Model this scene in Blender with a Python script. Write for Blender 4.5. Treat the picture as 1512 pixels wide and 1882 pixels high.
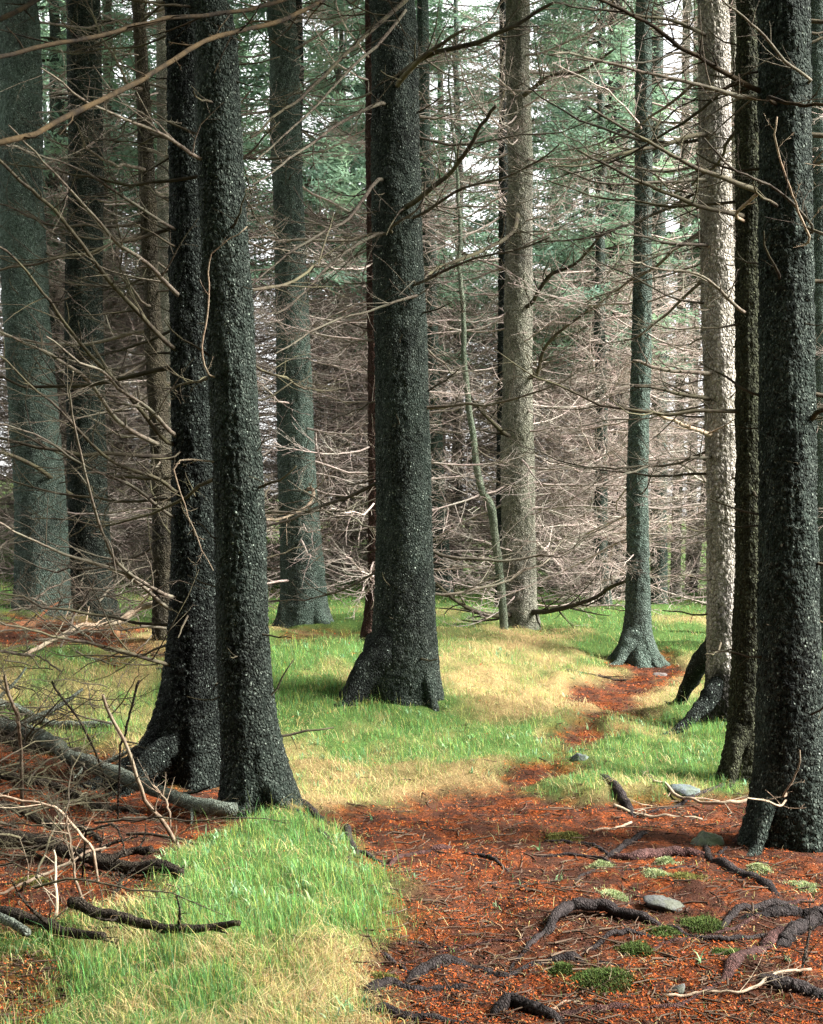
import bpy, math, random
import numpy as np
from mathutils import Vector, Matrix

# ------------------------------------------------------------------ camera, sky, sun, exposure
for o in list(bpy.data.objects):
    bpy.data.objects.remove(o, do_unlink=True)
scene = bpy.context.scene
COL = scene.collection
F_PX, CX, CY, CAM_H = 2400.0, 756.0, 941.0, 1.65      # focal length in photo pixels, principal point, eye height
cam_d = bpy.data.cameras.new('camera'); cam = bpy.data.objects.new('camera', cam_d); COL.objects.link(cam)
cam.location = (0, 0, CAM_H); cam.rotation_euler = (math.radians(90), 0, 0)
cam_d.sensor_fit = 'HORIZONTAL'; cam_d.sensor_width = 36.0; cam_d.lens = 36.0 * F_PX / 1512.0
cam_d.clip_start = 0.05; cam_d.clip_end = 2000
scene.camera = cam
SUN_EL, SUN_AZ = math.radians(40), math.radians(97)    # azimuth clockwise from +Y (view direction)
world = bpy.data.worlds.new('World'); scene.world = world; world.use_nodes = True
wn = world.node_tree.nodes; wl = world.node_tree.links; wn.clear()
sky = wn.new('ShaderNodeTexSky'); sky.sky_type = 'NISHITA'; sky.sun_disc = False
sky.sun_elevation = SUN_EL; sky.sun_rotation = SUN_AZ; sky.dust_density = 1.5; sky.air_density = 1.0; sky.ozone_density = 1.0
hs = wn.new('ShaderNodeHueSaturation'); hs.inputs['Saturation'].default_value = 0.06
bg = wn.new('ShaderNodeBackground'); bg.inputs['Strength'].default_value = 0.08
wo = wn.new('ShaderNodeOutputWorld')
wl.new(sky.outputs[0], hs.inputs['Color']); wl.new(hs.outputs[0], bg.inputs['Color']); wl.new(bg.outputs[0], wo.inputs['Surface'])
sun_d = bpy.data.lights.new('sun', 'SUN'); sun = bpy.data.objects.new('sun', sun_d); COL.objects.link(sun)
sun_d.energy = 3.0; sun_d.angle = math.radians(20); sun_d.color = (1.0, 0.98, 0.94)
sdir = Vector((math.sin(SUN_AZ) * math.cos(SUN_EL), math.cos(SUN_AZ) * math.cos(SUN_EL), math.sin(SUN_EL)))
sun.rotation_euler = sdir.to_track_quat('Z', 'Y').to_euler(); sun.location = (20, 0, 30)
vs = scene.view_settings; vs.view_transform = 'Standard'; vs.look = 'None'; vs.gamma = 1.0; vs.use_curve_mapping = False
vs.exposure = 2.95
scene.cycles.use_denoising = True
scene.cycles.adaptive_threshold = 0.02; scene.cycles.max_bounces = 5; scene.cycles.diffuse_bounces = 3; scene.cycles.transparent_max_bounces = 4

# ------------------------------------------------------------------ numeric helpers
RNG = np.random.default_rng(11)
def _hash(ix, iy, iz, seed):
    h = (ix.astype(np.int64) * 374761393 + iy.astype(np.int64) * 668265263 + iz.astype(np.int64) * 2147483647 + seed * 1274126177) & 0xFFFFFFFF
    h = ((h ^ (h >> 13)) * 1274126177) & 0xFFFFFFFF
    h = ((h ^ (h >> 16)) * 2246822519) & 0xFFFFFFFF
    return ((h ^ (h >> 15)) & 0xFFFFFF) / float(0xFFFFFF)
def noise3(x, y, z=None, seed=0):
    x = np.asarray(x, float); y = np.asarray(y, float)
    z = np.zeros_like(x) if z is None else np.asarray(z, float)
    xi, yi, zi = np.floor(x), np.floor(y), np.floor(z)
    fx, fy, fz = x - xi, y - yi, z - zi
    fx, fy, fz = [t * t * (3 - 2 * t) for t in (fx, fy, fz)]
    r = 0
    for dx in (0, 1):
        for dy in (0, 1):
            for dz in (0, 1):
                w = (fx if dx else 1 - fx) * (fy if dy else 1 - fy) * (fz if dz else 1 - fz)
                r = r + w * _hash(xi + dx, yi + dy, zi + dz, seed)
    return r * 2 - 1
def fbm(x, y, z=None, seed=0, octv=4):
    a, s, r = 1.0, 1.0, 0
    z = np.zeros_like(np.asarray(x, float)) if z is None else z
    for k in range(octv):
        r = r + a * noise3(x * s, y * s, z * s, seed + k * 17); a *= 0.5; s *= 2.03
    return r
def cell2(u, v, period_u, seed=0):
    """distance to the nearest and second nearest jittered cell point, periodic in u (bark scales)"""
    ui, vi = np.floor(u), np.floor(v)
    d1 = np.full(u.shape, 9.0); d2 = np.full(u.shape, 9.0); idv = np.zeros(u.shape)
    for dx in (-1, 0, 1):
        for dy in (-1, 0, 1):
            cx, cy = ui + dx, vi + dy
            cxm = np.mod(cx, period_u)
            px = cx + 0.15 + 0.7 * _hash(cxm, cy, cxm * 0, seed); py = cy + 0.15 + 0.7 * _hash(cxm, cy, cxm * 0 + 5, seed)
            d = np.hypot(px - u, py - v)
            new = d < d1
            d2 = np.where(new, d1, np.minimum(d2, d)); idv = np.where(new, _hash(cxm, cy, cxm * 0 + 9, seed), idv); d1 = np.where(new, d, d1)
    return d1, d2, idv
def sstep(a, b, x):
    t = np.clip((x - a) / (b - a), 0, 1); return t * t * (3 - 2 * t)

def mk_mesh(name, V, quads=None, tris=None, mat=None, smooth=True, col=None, attrs=None):
    me = bpy.data.meshes.new(name)
    V = np.asarray(V, np.float32).reshape(-1, 3)
    quads = np.zeros((0, 4), np.int32) if quads is None else np.asarray(quads, np.int32).reshape(-1, 4)
    tris = np.zeros((0, 3), np.int32) if tris is None else np.asarray(tris, np.int32).reshape(-1, 3)
    nq, nt = len(quads), len(tris)
    me.vertices.add(len(V)); me.vertices.foreach_set('co', V.ravel())
    me.loops.add(nq * 4 + nt * 3); me.loops.foreach_set('vertex_index', np.concatenate([quads.ravel(), tris.ravel()]))
    me.polygons.add(nq + nt)
    st = np.concatenate([np.arange(nq) * 4, nq * 4 + np.arange(nt) * 3]).astype(np.int32)
    me.polygons.foreach_set('loop_start', st)
    me.polygons.foreach_set('use_smooth', np.full(nq + nt, smooth))
    if col is not None:
        a = me.color_attributes.new('Col', 'FLOAT_COLOR', 'POINT')
        c = np.ones((len(V), 4), np.float32); c[:, :3] = col; a.data.foreach_set('color', c.ravel())
    for k, v in (attrs or {}).items():
        a = me.attributes.new(k, 'FLOAT', 'POINT'); a.data.foreach_set('value', np.asarray(v, np.float32))
    me.update(calc_edges=True); me.validate()
    if mat: me.materials.append(mat)
    return me
def link(name, me, parent=None, loc=None, mtx=None):
    o = bpy.data.objects.new(name, me); COL.objects.link(o)
    if parent is not None: o.parent = parent
    if mtx is not None: o.matrix_local = mtx
    elif loc is not None: o.location = loc
    return o
def tag(o, label=None, cat=None, group=None, kind=None):
    if label: o['label'] = label
    if cat: o['category'] = cat
    if group: o['group'] = group
    if kind: o['kind'] = kind
    return o

class Geo:
    def __init__(s): s.V, s.Q, s.T, s.n = [], [], [], 0
    def add(s, V, Q=None, T=None):
        s.V.append(V)
        if Q is not None and len(Q): s.Q.append(np.asarray(Q) + s.n)
        if T is not None and len(T): s.T.append(np.asarray(T) + s.n)
        s.n += len(V)
    def arr(s):
        return (np.concatenate(s.V) if s.V else np.zeros((0, 3)), np.concatenate(s.Q) if s.Q else None, np.concatenate(s.T) if s.T else None)
    def mesh(s, name, mat, **k):
        V, Q, T = s.arr(); return mk_mesh(name, V, Q, T, mat, **k)
def frames(P):
    P = np.asarray(P, float); t = np.gradient(P, axis=0); t /= np.linalg.norm(t, axis=1)[:, None] + 1e-9
    u = np.zeros_like(P); ref = np.array([0, 0, 1.0]) if abs(t[0, 2]) < 0.9 else np.array([1.0, 0, 0])
    a = np.cross(ref, t[0]); u[0] = a / np.linalg.norm(a)
    for i in range(1, len(P)):
        a = u[i - 1] - t[i] * np.dot(u[i - 1], t[i]); u[i] = a / (np.linalg.norm(a) + 1e-9)
    return t, u, np.cross(t, u)
def tube(g, P, R, k=5, rough=0.0, seed=0, cap=False, capstart=False):
    P = np.asarray(P, float); n = len(P); R = np.broadcast_to(np.asarray(R, float), (n,))
    t, u, v = frames(P); th = np.linspace(0, 2 * math.pi, k, endpoint=False)
    d = np.cos(th)[None, :, None] * u[:, None, :] + np.sin(th)[None, :, None] * v[:, None, :]
    rr = np.repeat(R[:, None], k, 1)
    if rough:
        base = P[:, None, :] + d * rr[..., None]
        s = 1.0 / (R.mean() * 1.3)
        rr = rr * (1 + rough * fbm(base[..., 0] * s, base[..., 1] * s, base[..., 2] * s, seed, 3))
    V = (P[:, None, :] + d * rr[..., None]).reshape(-1, 3)
    i = np.arange(n - 1)[:, None] * k; j = np.arange(k)[None, :]; j2 = (j + 1) % k
    Q = np.stack([i + j, i + j2, i + k + j2, i + k + j], -1).reshape(-1, 4)
    T = []
    if cap:
        V = np.vstack([V, P[-1] + t[-1] * R[-1] * 0.35]); c = len(V) - 1; b = (n - 1) * k
        T += [[b + a, b + (a + 1) % k, c] for a in range(k)]
    if capstart:
        V = np.vstack([V, P[0] - t[0] * R[0] * 0.35]); c = len(V) - 1
        T += [[(a + 1) % k, a, c] for a in range(k)]
    g.add(V, Q, np.array(T) if T else None)
def resample(P, n):
    """smooth Catmull-Rom through P, n points evenly by arc length"""
    P = np.asarray(P, float)
    if len(P) == 2:
        return P[0] + (P[1] - P[0]) * np.linspace(0, 1, n)[:, None]
    Q = np.vstack([2 * P[0] - P[1], P, 2 * P[-1] - P[-2]]); out = []
    for i in range(1, len(Q) - 2):
        for t in np.linspace(0, 1, 12, endpoint=False):
            a, b, c, d = Q[i - 1], Q[i], Q[i + 1], Q[i + 2]
            out.append(0.5 * (2 * b + (c - a) * t + (2 * a - 5 * b + 4 * c - d) * t * t + (3 * b - a - 3 * c + d) * t ** 3))
    out.append(P[-1]); out = np.array(out)
    L = np.concatenate([[0], np.cumsum(np.linalg.norm(np.diff(out, axis=0), axis=1))])
    s = np.linspace(0, L[-1], n)
    return np.stack([np.interp(s, L, out[:, k]) for k in range(out.shape[1])], 1)

# ------------------------------------------------------------------ node materials
def new_mat(name):
    m = bpy.data.materials.new(name); m.use_nodes = True
    nt = m.node_tree; nt.nodes.clear()
    out = nt.nodes.new('ShaderNodeOutputMaterial'); b = nt.nodes.new('ShaderNodeBsdfPrincipled')
    nt.links.new(b.outputs[0], out.inputs['Surface'])
    return m, nt, b, out
def N(nt, kind, **k):
    n = nt.nodes.new(kind)
    for a, v in k.items():
        if a in n.inputs: n.inputs[a].default_value = v
        else: setattr(n, a, v)
    return n
def noise_n(nt, vec, scale, detail=4, rough=0.6):
    n = N(nt, 'ShaderNodeTexNoise'); n.inputs['Scale'].default_value = scale; n.inputs['Detail'].default_value = detail; n.inputs['Roughness'].default_value = rough
    if vec is not None: nt.links.new(vec, n.inputs['Vector'])
    return n.outputs['Fac']
def vor_n(nt, vec, scale, feature='F1', out='Distance'):
    n = N(nt, 'ShaderNodeTexVoronoi', feature=feature); n.inputs['Scale'].default_value = scale
    nt.links.new(vec, n.inputs['Vector']); return n.outputs[out]
def ramp(nt, fac, stops):
    n = N(nt, 'ShaderNodeValToRGB'); cr = n.color_ramp
    while len(cr.elements) < len(stops): cr.elements.new(0.5)
    for e, (p, c) in zip(cr.elements, stops):
        e.position = p; e.color = (c, c, c, 1) if np.isscalar(c) else (*c, 1)
    nt.links.new(fac, n.inputs[0]); return n.outputs[0]
def mix(nt, fac, a, b, mode='MIX'):
    n = N(nt, 'ShaderNodeMix', data_type='RGBA', blend_type=mode)
    for sock, v in ((0, fac), (6, a), (7, b)):
        if hasattr(v, 'is_linked') or isinstance(v, bpy.types.NodeSocket): nt.links.new(v, n.inputs[sock])
        elif sock == 0: n.inputs[0].default_value = v
        else: n.inputs[sock].default_value = (*v, 1)
    return n.outputs[2]
def math_n(nt, op, a, b=None):
    n = N(nt, 'ShaderNodeMath', operation=op)
    for i, v in enumerate((a, b)):
        if v is None: continue
        if isinstance(v, bpy.types.NodeSocket): nt.links.new(v, n.inputs[i])
        else: n.inputs[i].default_value = v
    return n.outputs[0]
def bump(nt, b, height, dist=0.01, strength=1.0):
    n = N(nt, 'ShaderNodeBump'); n.inputs['Distance'].default_value = dist; n.inputs['Strength'].default_value = strength
    nt.links.new(height, n.inputs['Height']); nt.links.new(n.outputs[0], b.inputs['Normal'])
def obj_vec(nt, scale=(1, 1, 1)):
    tc = N(nt, 'ShaderNodeTexCoord'); mp = N(nt, 'ShaderNodeMapping'); mp.inputs['Scale'].default_value = scale
    nt.links.new(tc.outputs['Object'], mp.inputs['Vector']); return mp.outputs[0]

def bark_mat(name, dark, light, fleck, fleck_amt=0.5, algae=(0.05, 0.085, 0.066), algae_amt=0.5, plate=55, foot=None, relief=0.016):
    m, nt, b, out = new_mat(name)
    v = obj_vec(nt, (1, 1, 0.7))
    big = noise_n(nt, v, 2.2, 5, 0.65); fine = noise_n(nt, v, 46, 6, 0.7); mid = noise_n(nt, v, 11, 4, 0.65)
    vd = vor_n(nt, v, plate); ve = vor_n(nt, v, plate, 'DISTANCE_TO_EDGE')
    base = mix(nt, ramp(nt, fine, [(0.36, 0.0), (0.66, 1.0)]), dark, light)
    crack = ramp(nt, ve, [(0.0, 0.25), (0.12, 1.0)])
    base = mix(nt, 1.0, base, crack, 'MULTIPLY')
    vb = obj_vec(nt, (1, 1, .35)); blot = noise_n(nt, vb, 5.5, 5, .7)
    base = mix(nt, 1.0, base, ramp(nt, blot, [(0.34, 0.35), (0.66, 1.45)]), 'MULTIPLY')
    al = math_n(nt, 'MULTIPLY', ramp(nt, big, [(0.35, 0.0), (0.62, 1.0)]), algae_amt)
    base = mix(nt, al, base, mix(nt, 1.0, algae, ramp(nt, fine, [(0.3, 0.35), (0.7, 1.35)]), 'MULTIPLY'))
    fl = vor_n(nt, v, 58); dots = ramp(nt, fl, [(0.15, 1.0), (0.26, 0.0)])
    sel = ramp(nt, noise_n(nt, v, 24, 3, 0.8), [(0.55 - 0.06 * fleck_amt, 0.0), (0.64, 1.0)])
    dots2 = ramp(nt, vor_n(nt, v, 24), [(0.1, 1.0), (0.17, 0.0)])
    sel2 = ramp(nt, noise_n(nt, v, 9, 3, 0.8), [(0.56, 0.0), (0.66, 1.0)])
    f = math_n(nt, 'MAXIMUM', math_n(nt, 'MULTIPLY', dots, sel), math_n(nt, 'MULTIPLY', dots2, sel2))
    f = math_n(nt, 'MULTIPLY', f, fleck_amt)
    base = mix(nt, f, base, fleck)
    cr = ramp(nt, noise_n(nt, v, 95, 3, .75), [(0.52, 0.0), (0.60, 1.0)]); cz = ramp(nt, noise_n(nt, v, 14, 4, .7), [(0.40, 0.0), (0.62, 1.0)])
    base = mix(nt, math_n(nt, 'MULTIPLY', math_n(nt, 'MULTIPLY', cr, cz), .42 * fleck_amt), base, tuple(.62 * c for c in fleck))
    if foot:                                                        # wet, mossy black foot of the trunk
        tc = N(nt, 'ShaderNodeTexCoord'); sx = N(nt, 'ShaderNodeSeparateXYZ'); nt.links.new(tc.outputs['Object'], sx.inputs[0])
        zz = math_n(nt, 'ADD', sx.outputs[2], math_n(nt, 'MULTIPLY', math_n(nt, 'SUBTRACT', mid, 0.5), 0.5))
        mr = N(nt, 'ShaderNodeMapRange'); nt.links.new(zz, mr.inputs[0]); mr.inputs[1].default_value = foot; mr.inputs[2].default_value = foot + .12; mr.inputs[3].default_value = .93; mr.inputs[4].default_value = 0
        base = mix(nt, mr.outputs[0], base, (.016, .015, .013))
    nt.links.new(base, b.inputs['Base Color']); b.inputs['Roughness'].default_value = 0.82
    b.inputs['Specular IOR Level'].default_value = 0.06
    h = math_n(nt, 'ADD', math_n(nt, 'MULTIPLY', ramp(nt, ve, [(0.0, 0.0), (0.3, 1.0)]), 0.8), math_n(nt, 'ADD', fine, math_n(nt, 'MULTIPLY', mid, 1.2)))
    bump(nt, b, h, relief, 1.0)
    return m
BARK_GREEN = bark_mat('bark_dark_green', (0.002, 0.0024, 0.002), (0.038, 0.045, 0.038), (0.36, 0.41, 0.34), 0.95, (0.040, 0.057, 0.044), 0.5)
BARK_BLACK = bark_mat('bark_black', (0.002, 0.002, 0.002), (0.015, 0.017, 0.015), (0.30, 0.35, 0.30), 0.85, (0.022, 0.032, 0.025), 0.35)
BARK_TEAL = bark_mat('bark_grey_green', (0.008, 0.011, 0.009), (0.105, 0.128, 0.108), (0.40, 0.47, 0.40), 0.8, (0.095, 0.138, 0.108), 0.6)
BARK_PALE = bark_mat('bark_pale_grey', (0.18, 0.155, 0.135), (0.50, 0.455, 0.41), (0.62, 0.59, 0.55), 0.4, (0.36, 0.33, 0.24), 0.4, 42, .33)
BARK_BEIGE = bark_mat('bark_beige', (0.09, 0.082, 0.066), (0.33, 0.305, 0.25), (0.42, 0.42, 0.35), 0.5, (0.20, 0.21, 0.14), 0.5, 48)
BARK_OLIVE = bark_mat('bark_olive', (0.007, 0.007, 0.005), (0.055, 0.056, 0.034), (0.27, 0.29, 0.17), 0.9, (0.046, 0.050, 0.026), 0.45)
BARK_RED = bark_mat('bark_rusty', (0.02, 0.012, 0.010), (0.07, 0.042, 0.033), (0.22, 0.24, 0.2), 0.4, (0.085, 0.040, 0.028), 0.35)
BARK_PATCH = bark_mat('bark_patched', (0.010, 0.009, 0.008), (0.045, 0.04, 0.034), (0.30, 0.30, 0.2), 0.5, (0.13, 0.105, 0.06), 0.35)

def wood_mat(name, dark, light, lichen, lichen_amt=0.4, vary=0.35, scale=1.0):
    m, nt, b, out = new_mat(name); v = obj_vec(nt)
    oi = N(nt, 'ShaderNodeObjectInfo')
    fine = noise_n(nt, v, 34 * scale, 5, 0.7); big = noise_n(nt, v, 4.0 * scale, 4, 0.65)
    base = mix(nt, ramp(nt, fine, [(0.32, 0.0), (0.68, 1.0)]), dark, light)
    lf = math_n(nt, 'MULTIPLY', ramp(nt, big, [(0.42, 0.0), (0.62, 1.0)]), lichen_amt)
    base = mix(nt, lf, base, lichen)
    rv = N(nt, 'ShaderNodeMapRange'); nt.links.new(oi.outputs['Random'], rv.inputs[0]); rv.inputs[3].default_value = 1 - vary; rv.inputs[4].default_value = 1 + vary
    base = mix(nt, 1.0, base, rv.outputs[0], 'MULTIPLY')
    nt.links.new(base, b.inputs['Base Color']); b.inputs['Roughness'].default_value = 0.88; b.inputs['Specular IOR Level'].default_value = 0.08
    bump(nt, b, math_n(nt, 'ADD', fine, big), 0.006, 0.7)
    return m
DEAD = wood_mat('dead_branch', (0.026, 0.020, 0.016), (0.14, 0.110, 0.085), (0.13, 0.13, 0.09), 0.5, .5)
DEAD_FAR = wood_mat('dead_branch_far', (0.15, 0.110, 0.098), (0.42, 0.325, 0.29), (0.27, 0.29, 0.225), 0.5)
DEAD_DARK = wood_mat('dead_branch_dark', (0.014, 0.011, 0.009), (0.07, 0.056, 0.040), (0.10, 0.095, 0.05), 0.5)
LIMB = wood_mat('torn_limb', (0.004, 0.003, 0.002), (0.022, 0.016, 0.010), (0.095, 0.062, 0.025), 0.3, .2)
ROOT_DARK = bark_mat('root_dark', (0.007, 0.006, 0.006), (0.040, 0.032, 0.030), (0.16, 0.15, 0.13), 0.35, (0.065, 0.052, 0.050), 0.5, 90, None, .006)
ROOT_RED = bark_mat('root_reddish', (0.020, 0.009, 0.008), (0.11, 0.052, 0.043), (0.2, 0.15, 0.12), 0.3, (0.085, 0.050, 0.046), 0.5, 90, None, .006)
LOG_LICHEN = bark_mat('log_lichen', (0.014, 0.014, 0.011), (0.12, 0.112, 0.092), (0.36, 0.42, 0.34), 0.9, (0.17, 0.20, 0.16), 0.75, 70, None, .008)
LOG_DARK = bark_mat('log_dark', (0.008, 0.006, 0.005), (0.060, 0.045, 0.034), (0.2, 0.18, 0.14), 0.5, (0.07, 0.058, 0.042), 0.5, 80)
LOG_ROT = wood_mat('log_rotten', (0.04, 0.015, 0.008), (0.22, 0.09, 0.045), (0.12, 0.10, 0.05), 0.4)
STICK = wood_mat('stick_tan', (0.09, 0.062, 0.042), (0.30, 0.215, 0.15), (0.3, 0.28, 0.2), 0.4)

def leaf_mat(name, trans=0.4, rough=0.6, use_col=True, color=(0.05, 0.09, 0.05), vary=0.0):
    m, nt, b, out = new_mat(name)
    if use_col:
        a = N(nt, 'ShaderNodeAttribute', attribute_name='Col'); c = a.outputs['Color']
    else:
        oi = N(nt, 'ShaderNodeObjectInfo'); v = obj_vec(nt)
        c = mix(nt, oi.outputs['Random'], tuple(x * (1 - vary) for x in color), tuple(x * (1 + vary) for x in color))
        c = mix(nt, ramp(nt, noise_n(nt, v, 1.1, 4), [(0.35, 0.0), (0.7, 1.0)]), c, (color[0] * 1.5, color[1] * 1.35, color[2] * 1.0))
    nt.links.new(c, b.inputs['Base Color']); b.inputs['Roughness'].default_value = rough; b.inputs['Specular IOR Level'].default_value = 0.1 if trans else 0.03
    tr = N(nt, 'ShaderNodeBsdfTranslucent'); nt.links.new(c, tr.inputs['Color'])
    ms = N(nt, 'ShaderNodeMixShader'); ms.inputs[0].default_value = trans
    nt.links.new(b.outputs[0], ms.inputs[1]); nt.links.new(tr.outputs[0], ms.inputs[2]); nt.links.new(ms.outputs[0], out.inputs['Surface'])
    return m
GRASS = leaf_mat('grass_blades', 0.35)
LITTER = leaf_mat('litter_flakes', 0.0, 0.8)
MOSS = leaf_mat('moss_fronds', 0.15, 0.9)
NEEDLES = leaf_mat('spruce_needles', 0.5, 0.6, False, (0.155, 0.25, 0.19), 0.25)

# ------------------------------------------------------------------ terrain
def world_pt(px, py, d):
    return np.array([(px - CX) / F_PX * d, d, CAM_H - (py - CY) / F_PX * d])
CTRL_PX = [(0,1882,4.3),(756,1882,4.25),(1512,1882,4.25),(500,1700,4.95),(800,1700,5.15),(1300,1700,5.15),(200,1640,5.5),(0,1560,6.3),
  (460,1500,7.1),(360,1440,7.9),(950,1440,7.9),(1450,1550,6.5),(1365,1440,7.9),(650,1380,9.0),(1150,1270,11.3),(745,1290,10.0),(1325,1330,9.5),
  (150,1330,9.2),(560,1165,14.0),(165,1150,13.5),(75,1130,13.0),(295,1180,11.2),(955,1160,15.0),(1170,1215,12.5),(815,1095,19.0),(1135,1105,20.0),
  (1210,1115,20.0),(1243,1100,23.0),(1268,1085,27.0),(675,1180,12.5),(928,1165,13.5),(250,1010,26.0),(15,905,32.0),(540,1060,22.0),(640,1052,24.0),
  (870,1085,21.0),(1250,1085,28.0),(1300,1074,33.0),(1500,1110,20.0),(1500,1250,11.5),(400,1050,23.0)]
CT = np.array([world_pt(*c) for c in CTRL_PX])
CT = np.vstack([CT, [[-30,8,1.2],[30,8,-.3],[-34,45,4.0],[0,52,0.2],[36,50,-.8],[0,-20,-.1],[-30,-20,.3],[30,-20,-.3],[-60,90,6],[0,100,0.5],[60,90,-1.2],
                     [-4,4,0.0],[4,4,0.0],[0,1,0.0],[-14,18,1.3],[14,20,0.2]]])
def _phi(r): return np.where(r > 1e-9, r * r * np.log(r + 1e-12), 0.0)
def _wc(x, y): return np.stack([x, y * 0.7], -1)
_A = _wc(CT[:, 0], CT[:, 1]); _n = len(_A)
_K = _phi(np.linalg.norm(_A[:, None] - _A[None], axis=-1)) + np.eye(_n) * 0.25
_P = np.hstack([np.ones((_n, 1)), _A])
_M = np.block([[_K, _P], [_P.T, np.zeros((3, 3))]])
_S = np.linalg.solve(_M, np.concatenate([CT[:, 2], np.zeros(3)]))
def h_base(x, y):
    x = np.asarray(x, float); y = np.asarray(y, float); sh = x.shape; q = _wc(x.ravel(), y.ravel()); out = np.empty(len(q))
    for i in range(0, len(q), 20000):
        qq = q[i:i + 20000]
        out[i:i + 20000] = _phi(np.linalg.norm(qq[:, None] - _A[None], axis=-1)) @ _S[:_n] + _S[_n] + qq @ _S[_n + 1:]
    return out.reshape(sh)
def ground_xy(pts, h=None):
    """photo pixels -> points on the terrain"""
    h = h or h_base
    pts = np.atleast_2d(np.asarray(pts, float))
    ds = 2.6 * (1.03 ** np.arange(125))
    X = (pts[:, :1] - CX) / F_PX * ds; Z = CAM_H - (pts[:, 1:2] - CY) / F_PX * ds; Y = np.broadcast_to(ds, X.shape)
    below = Z <= h(X, Y); idx = np.where(below.any(1), below.argmax(1), 124); idx = np.maximum(idx, 1)
    r = np.arange(len(pts)); lo, hi = ds[idx - 1].copy(), ds[idx].copy()
    for _ in range(8):
        m = (lo + hi) / 2; b = CAM_H - (pts[:, 1] - CY) / F_PX * m <= h((pts[:, 0] - CX) / F_PX * m, m)
        hi = np.where(b, m, hi); lo = np.where(b, lo, m)
    d = (lo + hi) / 2
    return np.stack([(pts[:, 0] - CX) / F_PX * d, d], 1)
# terrain table so that many points can be dropped on the ground quickly
_tx = np.linspace(-16, 16, 420); _ty = np.concatenate([np.linspace(2.5, 15, 320), np.linspace(15.2, 50, 180)]); _TX, _TY = np.meshgrid(_tx, _ty); _TZ = h_base(_TX, _TY)
def h_tab(x, y):
    fx_ = np.clip((x - _tx[0]) / (_tx[1] - _tx[0]), 0, len(_tx) - 1.001); fy_ = np.clip(np.interp(y, _ty, np.arange(len(_ty))), 0, len(_ty) - 1.001)
    i, j = fx_.astype(int), fy_.astype(int); a, b_ = fx_ - i, fy_ - j
    return _TZ[j, i] * (1 - a) * (1 - b_) + _TZ[j, i + 1] * a * (1 - b_) + _TZ[j + 1, i] * (1 - a) * b_ + _TZ[j + 1, i + 1] * a * b_
def ground_xy_table(q):
    ds = 2.4 * (1.045 ** np.arange(70)); X = (q[:, :1] - CX) / F_PX * ds; Z = CAM_H - (q[:, 1:2] - CY) / F_PX * ds
    below = Z <= h_tab(X, np.broadcast_to(ds, X.shape)); idx = np.maximum(np.where(below.any(1), below.argmax(1), 69), 1); lo, hi = ds[idx - 1].copy(), ds[idx].copy()
    for _ in range(7):
        m_ = (lo + hi) / 2; b_ = CAM_H - (q[:, 1] - CY) / F_PX * m_ <= h_tab((q[:, 0] - CX) / F_PX * m_, m_); hi = np.where(b_, m_, hi); lo = np.where(b_, lo, m_)
    d = np.where(below.any(1), (lo + hi) / 2, 99); return np.stack([(q[:, 0] - CX) / F_PX * d, d], 1)
def sdist(poly, x, y):
    """signed distance (metres, positive inside) to a polygon in plan"""
    p = np.asarray(poly); x = x.ravel(); y = y.ravel(); d = np.full(x.shape, 1e9); ins = np.zeros(x.shape, bool)
    for i in range(len(p)):
        a, b = p[i], p[(i + 1) % len(p)]; e = b - a; L = e @ e + 1e-12
        t = np.clip(((x - a[0]) * e[0] + (y - a[1]) * e[1]) / L, 0, 1)
        d = np.minimum(d, np.hypot(x - a[0] - t * e[0], y - a[1] - t * e[1]))
        c = ((a[1] > y) != (b[1] > y)) & (x < (b[0] - a[0]) * (y - a[1]) / (b[1] - a[1] + 1e-12) + a[0]); ins ^= c
    return np.where(ins, d, -d)
PATH_PX = [(665,1882),(680,1800),(735,1725),(705,1650),(655,1590),(600,1545),(565,1512),(640,1482),(780,1462),(880,1446),(940,1412),(1005,1385),(1018,1330),
  (1055,1280),(1110,1245),(1150,1222),(1225,1206),(1262,1225),(1215,1262),(1190,1300),(1160,1338),(1090,1385),(1045,1425),(1020,1458),(1100,1470),(1230,1482),
  (1330,1462),(1400,1440),(1512,1470),(1900,1480)]
BRUSH_PX = [(-300,1330),(0,1345),(180,1395),(320,1428),(440,1460),(520,1496),(430,1535),(340,1590),(300,1640),(200,1680),(80,1715),(0,1728),(-300,1750)]
DUFF_PX = [(-300,1140),(0,1140),(200,1150),(330,1185),(330,1215),(200,1215),(0,1205),(-300,1200)]
DUFF2_PX = [(480,1163),(620,1163),(650,1190),(560,1205),(480,1195)]
PATH = np.vstack([ground_xy(PATH_PX), [[6.0, 3.0], [5.0, -6.0], [-0.2, -6.0], [-0.12, 3.0]]])
BRUSH = ground_xy(BRUSH_PX); DUFF = ground_xy(DUFF_PX); DUFF2 = ground_xy(DUFF2_PX); DUFF3 = ground_xy([(-250,1770),(60,1800),(130,1850),(90,1900),(-250,1900)])
STRAW1 = ground_xy([(800,1168),(1110,1165),(1120,1240),(1050,1300),(960,1330),(850,1290),(800,1230)])
STRAW2 = ground_xy([(-300,1755),(200,1765),(430,1800),(420,1882),(-300,1882)])
STRAW3 = ground_xy([(505,1440),(900,1420),(880,1465),(640,1500),(540,1490)])
STRAW4 = ground_xy([(-200,1225),(300,1225),(330,1300),(280,1330),(0,1320),(-200,1310)])
GREEN1 = ground_xy([(330,1570),(430,1530),(560,1520),(660,1600),(690,1680),(640,1730),(480,1720),(330,1680)])
GREEN2 = ground_xy([(500,1300),(700,1290),(860,1300),(980,1340),(960,1400),(700,1430),(540,1400)])
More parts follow.
